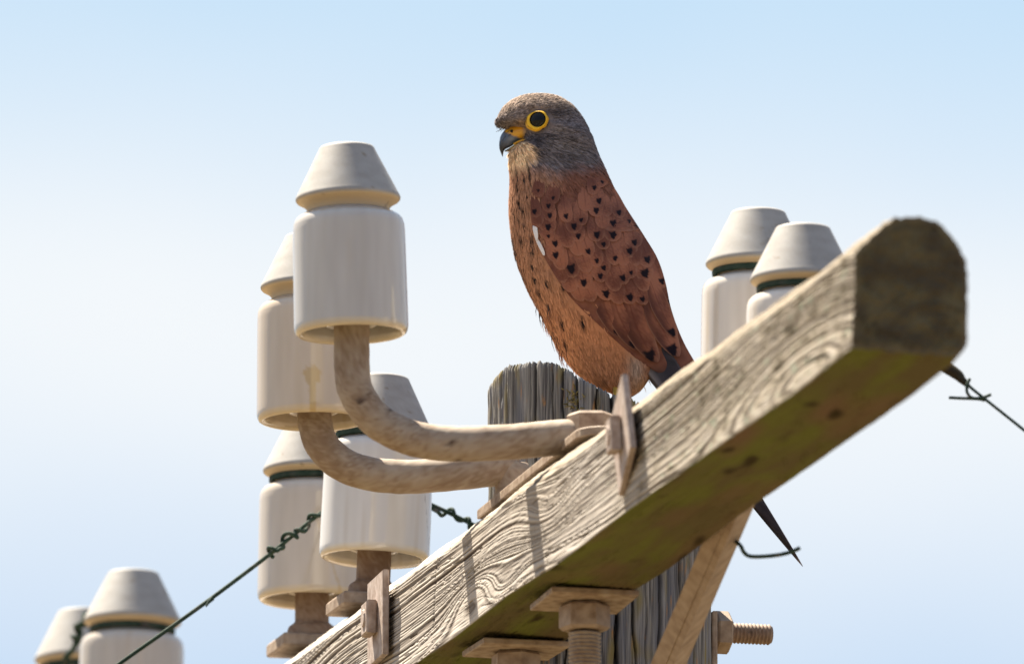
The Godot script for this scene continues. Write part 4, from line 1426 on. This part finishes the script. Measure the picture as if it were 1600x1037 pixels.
func make_feathers(wing: Node3D, side: float):
	rng.seed = 77
	var spots := [[841, 297, 3], [864, 309, 3], [857, 321, 4.5], [836, 330, 4.5], [860, 336, 4.5], [885, 337, 4.5], [907, 343, 4], [930, 292, 4.5], [937, 313, 5], [931, 328, 6], [959, 349, 6], [857, 354, 6], [896, 353, 6], [932, 367, 5.5], [958, 367, 6], [968, 331, 5], [942, 283, 3], [858, 368, 3.5], [867, 380, 5.5], [903, 369, 4.5], [943, 381, 4.5], [920, 392, 5], [868, 398, 6], [893, 420, 7.5], [911, 441, 6.5], [933, 407, 4], [944, 418, 4.5], [961, 403, 4.5], [985, 391, 6], [991, 378, 5.5], [1012, 405, 6], [1009, 427, 7], [974, 434, 5], [986, 425, 4], [937, 431, 5], [946, 459, 6.5], [985, 464, 6], [1031, 463, 7.5], [1034, 438, 6], [1004, 467, 4.5], [1046, 471, 5], [1049, 504, 9.5], [1022, 384, 4], [998, 352, 4], [984, 345, 4]]
	# flight feathers first: long, unspotted blades down to the wing tip, darkest at the far end
	for k in 7:
		var f := k / 6.0
		feather(wing, side, Vector2(lerpf(1076, 1136, f), lerpf(586, 668, f)), Vector2(0.62, 0.78).normalized(), 110, 13, 0, -3.0 + 0.3 * k, 0.0, 1)
	for q in [[968, 528, 95, 15, 5.0, 0.0], [994, 548, 112, 17, 6.5, 1.1], [1023, 569, 122, 19, 10.0, 2.3], [1058, 560, 120, 18, 9.5, 3.6], [1056, 530, 108, 13, 7.0, 4.6]]:
		feather(wing, side, Vector2(q[0], q[1]), Vector2(0.44, 0.90).normalized(), q[2], q[3], q[4], q[5], 0.08)
	# coverts: unspotted ones fill the gaps, the spotted ones lie where the photo shows their marks
	var list := []
	for s in spots:
		list.append([s[0], s[1], s[2]])
	if side > 0.0:
		for k in 900:
			var w := Vector2(rng.randf_range(2.0, WU * 0.60), rng.randf_range(2.0, WV - 2.0))
			var p := wing_smooth(w.x, w.y)
			var clear := true
			for s in list:
				if Vector2(p.x - s[0], (p.y - s[1]) * 0.8).length() < 15.5:
					clear = false
					break
			if clear and p.y < 478.0 and p.y > 322.0 and w.y < WV - 7.0:
				list.append([p.x, p.y, 0.0])
	list.sort_custom(func(a, b): return a[1] > b[1])
	for s in list:
		var down := clampf((s[1] - 280.0) / 260.0, 0.0, 1.0)
		var dir := Vector2(lerpf(0.10, 0.40, down) + (s[0] - 920.0) * 0.0009, 1.0).normalized()
		var big := lerpf(0.75, 1.15, down)
		var mark: float = s[2]
		var tip := Vector2(s[0], s[1]) + dir * (6.0 + mark)
		dir = dir.rotated(rng.randf_range(-0.12, 0.12))
		feather(wing, side, tip, dir, minf(50.0 * big + 6.0, tip.y - 262.0), 13.5 * big + (2.0 if mark > 5.0 else 0.0), mark * rng.randf_range(0.9, 1.12), 2.6 - 1.2 * down + rng.randf_range(-0.2, 0.2), rng.randf_range(-0.18, 0.22))
	# the white rim at the bend of the wing
	feather(wing, side, Vector2(838.5, 376), Vector2(0.14, 0.99).normalized(), 36, 2.8, 0, 3.4, 0.0, 2)
	feather(wing, side, Vector2(850, 399), Vector2(0.44, 0.90).normalized(), 34, 2.5, 0, 3.6, 0.0, 2)

func make_tail(root: Node3D):
	var tail := Node3D.new()
	tail.name = "tail"
	root.add_child(tail, true)
	# nested blades, closed: from the rump to the narrow tip far below the crossarm
	for k in 7:
		var side := -1.0 + k / 3.0
		var list := []
		for i in 40:
			var f := i / 39.0
			var x := lerpf(1008, 1254 - absf(side) * 14.0, f)
			var y := lerpf(540, 884 - absf(side) * 20.0, f)
			var half := lerpf(27.0, 3.6, f) * sqrt(maxf(0.02, 1.0 - pow(maxf(0.0, (f - 0.72) / 0.28), 2.0)))
			list.append([x, y, half, side * lerpf(18.0, 8.0, f)])
		var pts := PackedVector3Array()
		var cols := PackedColorArray()
		var perp := Vector2(0.81, -0.58)
		for q in list:
			for j in 12:
				var a := TAU * j / 12
				var c := cos(a)
				var at: Vector2 = Vector2(q[0], q[1]) + perp * c * q[2]
				pts.append(bird(at.x, at.y, q[3] + 1.5 * sin(a) + 2.0 * side * c))
				var col := mixc(Color(0.028, 0.026, 0.033), Color(0.055, 0.048, 0.055), 0.5 + n3(at.x * 0.3, at.y * 0.05, k))
				col = mixc(col, Color(0.24, 0.21, 0.20), smoothstep(-0.35, -0.9, c) * smoothstep(640.0, 570.0, q[1]))
				col = mixc(col, Color(0.17, 0.13, 0.115), smoothstep(0.85, 1.0, c) * 0.5)
				cols.append(mixc(col, Color(0.35, 0.27, 0.24), smoothstep(866.0, 880.0, q[1]) * 0.6))
		part("tail_feather", grid(list.size(), 12, pts, cols, true), mat_feather, tail)

func make_feet(root: Node3D):
	var scaly := vertex_material(0.55, 0.4)
	for side in [1.0, -1.0]:
		var leg := Node3D.new()
		leg.name = "leg"
		root.add_child(leg, true)
		var knee := bird(962, 604, 16.0 * side)
		var ankle := bird(966, 646, 18.0 * side)
		var yellow := func(p: Vector3) -> Color: return mixc(Color(0.55, 0.33, 0.04), Color(0.40, 0.23, 0.03), 0.5 + n3(p.x * 300.0, p.y * 900.0, p.z * 300.0))
		part("shank", tube(smooth_path([knee, (knee + ankle) * 0.5, ankle], 8), [5.0 * PX], 14, yellow), scaly, leg)
		for toe in [[-34.0, 7.0], [-36.0, -7.0], [-24.0, 20.0], [22.0, 0.0]]:
			var go := Vector2(toe[0], toe[1] * side)
			var lead: float = signf(go.x) * 0.33
			var slope := func(x: float) -> float: return lerp_list([Vector2(905, 621), Vector2(934, 635), Vector2(963, 651), Vector2(1024, 668)], x) - 2.0
			var path := []
			for q in [[0.0, -4.0], [0.35, -3.5], [0.7, -2.0], [1.0, -1.5]]:
				var x: float = 966.0 + go.x * q[0]
				path.append(bird(x, slope.call(x) + q[1] + lead, 18.0 * side + go.y * q[0]))
			part("toe", tube(smooth_path(path, 6), [3.4 * PX], 10, yellow), scaly, leg)
			var x1: float = 966.0 + go.x
			var claw := [path[3], bird(x1 + signf(go.x) * 6.0, slope.call(x1) + 3.0, 18.0 * side + go.y * 1.15), bird(x1 + signf(go.x) * 10.0, slope.call(x1) + 9.0, 18.0 * side + go.y * 1.25)]
			var cp := smooth_path(claw, 6)
			var radii := []
			for i in cp.size():
				radii.append(lerpf(2.4, 0.4, float(i) / (cp.size() - 1)) * PX)
			part("claw", tube(cp, radii, 8, func(_p): return Color(0.02, 0.018, 0.018)), scaly, leg)
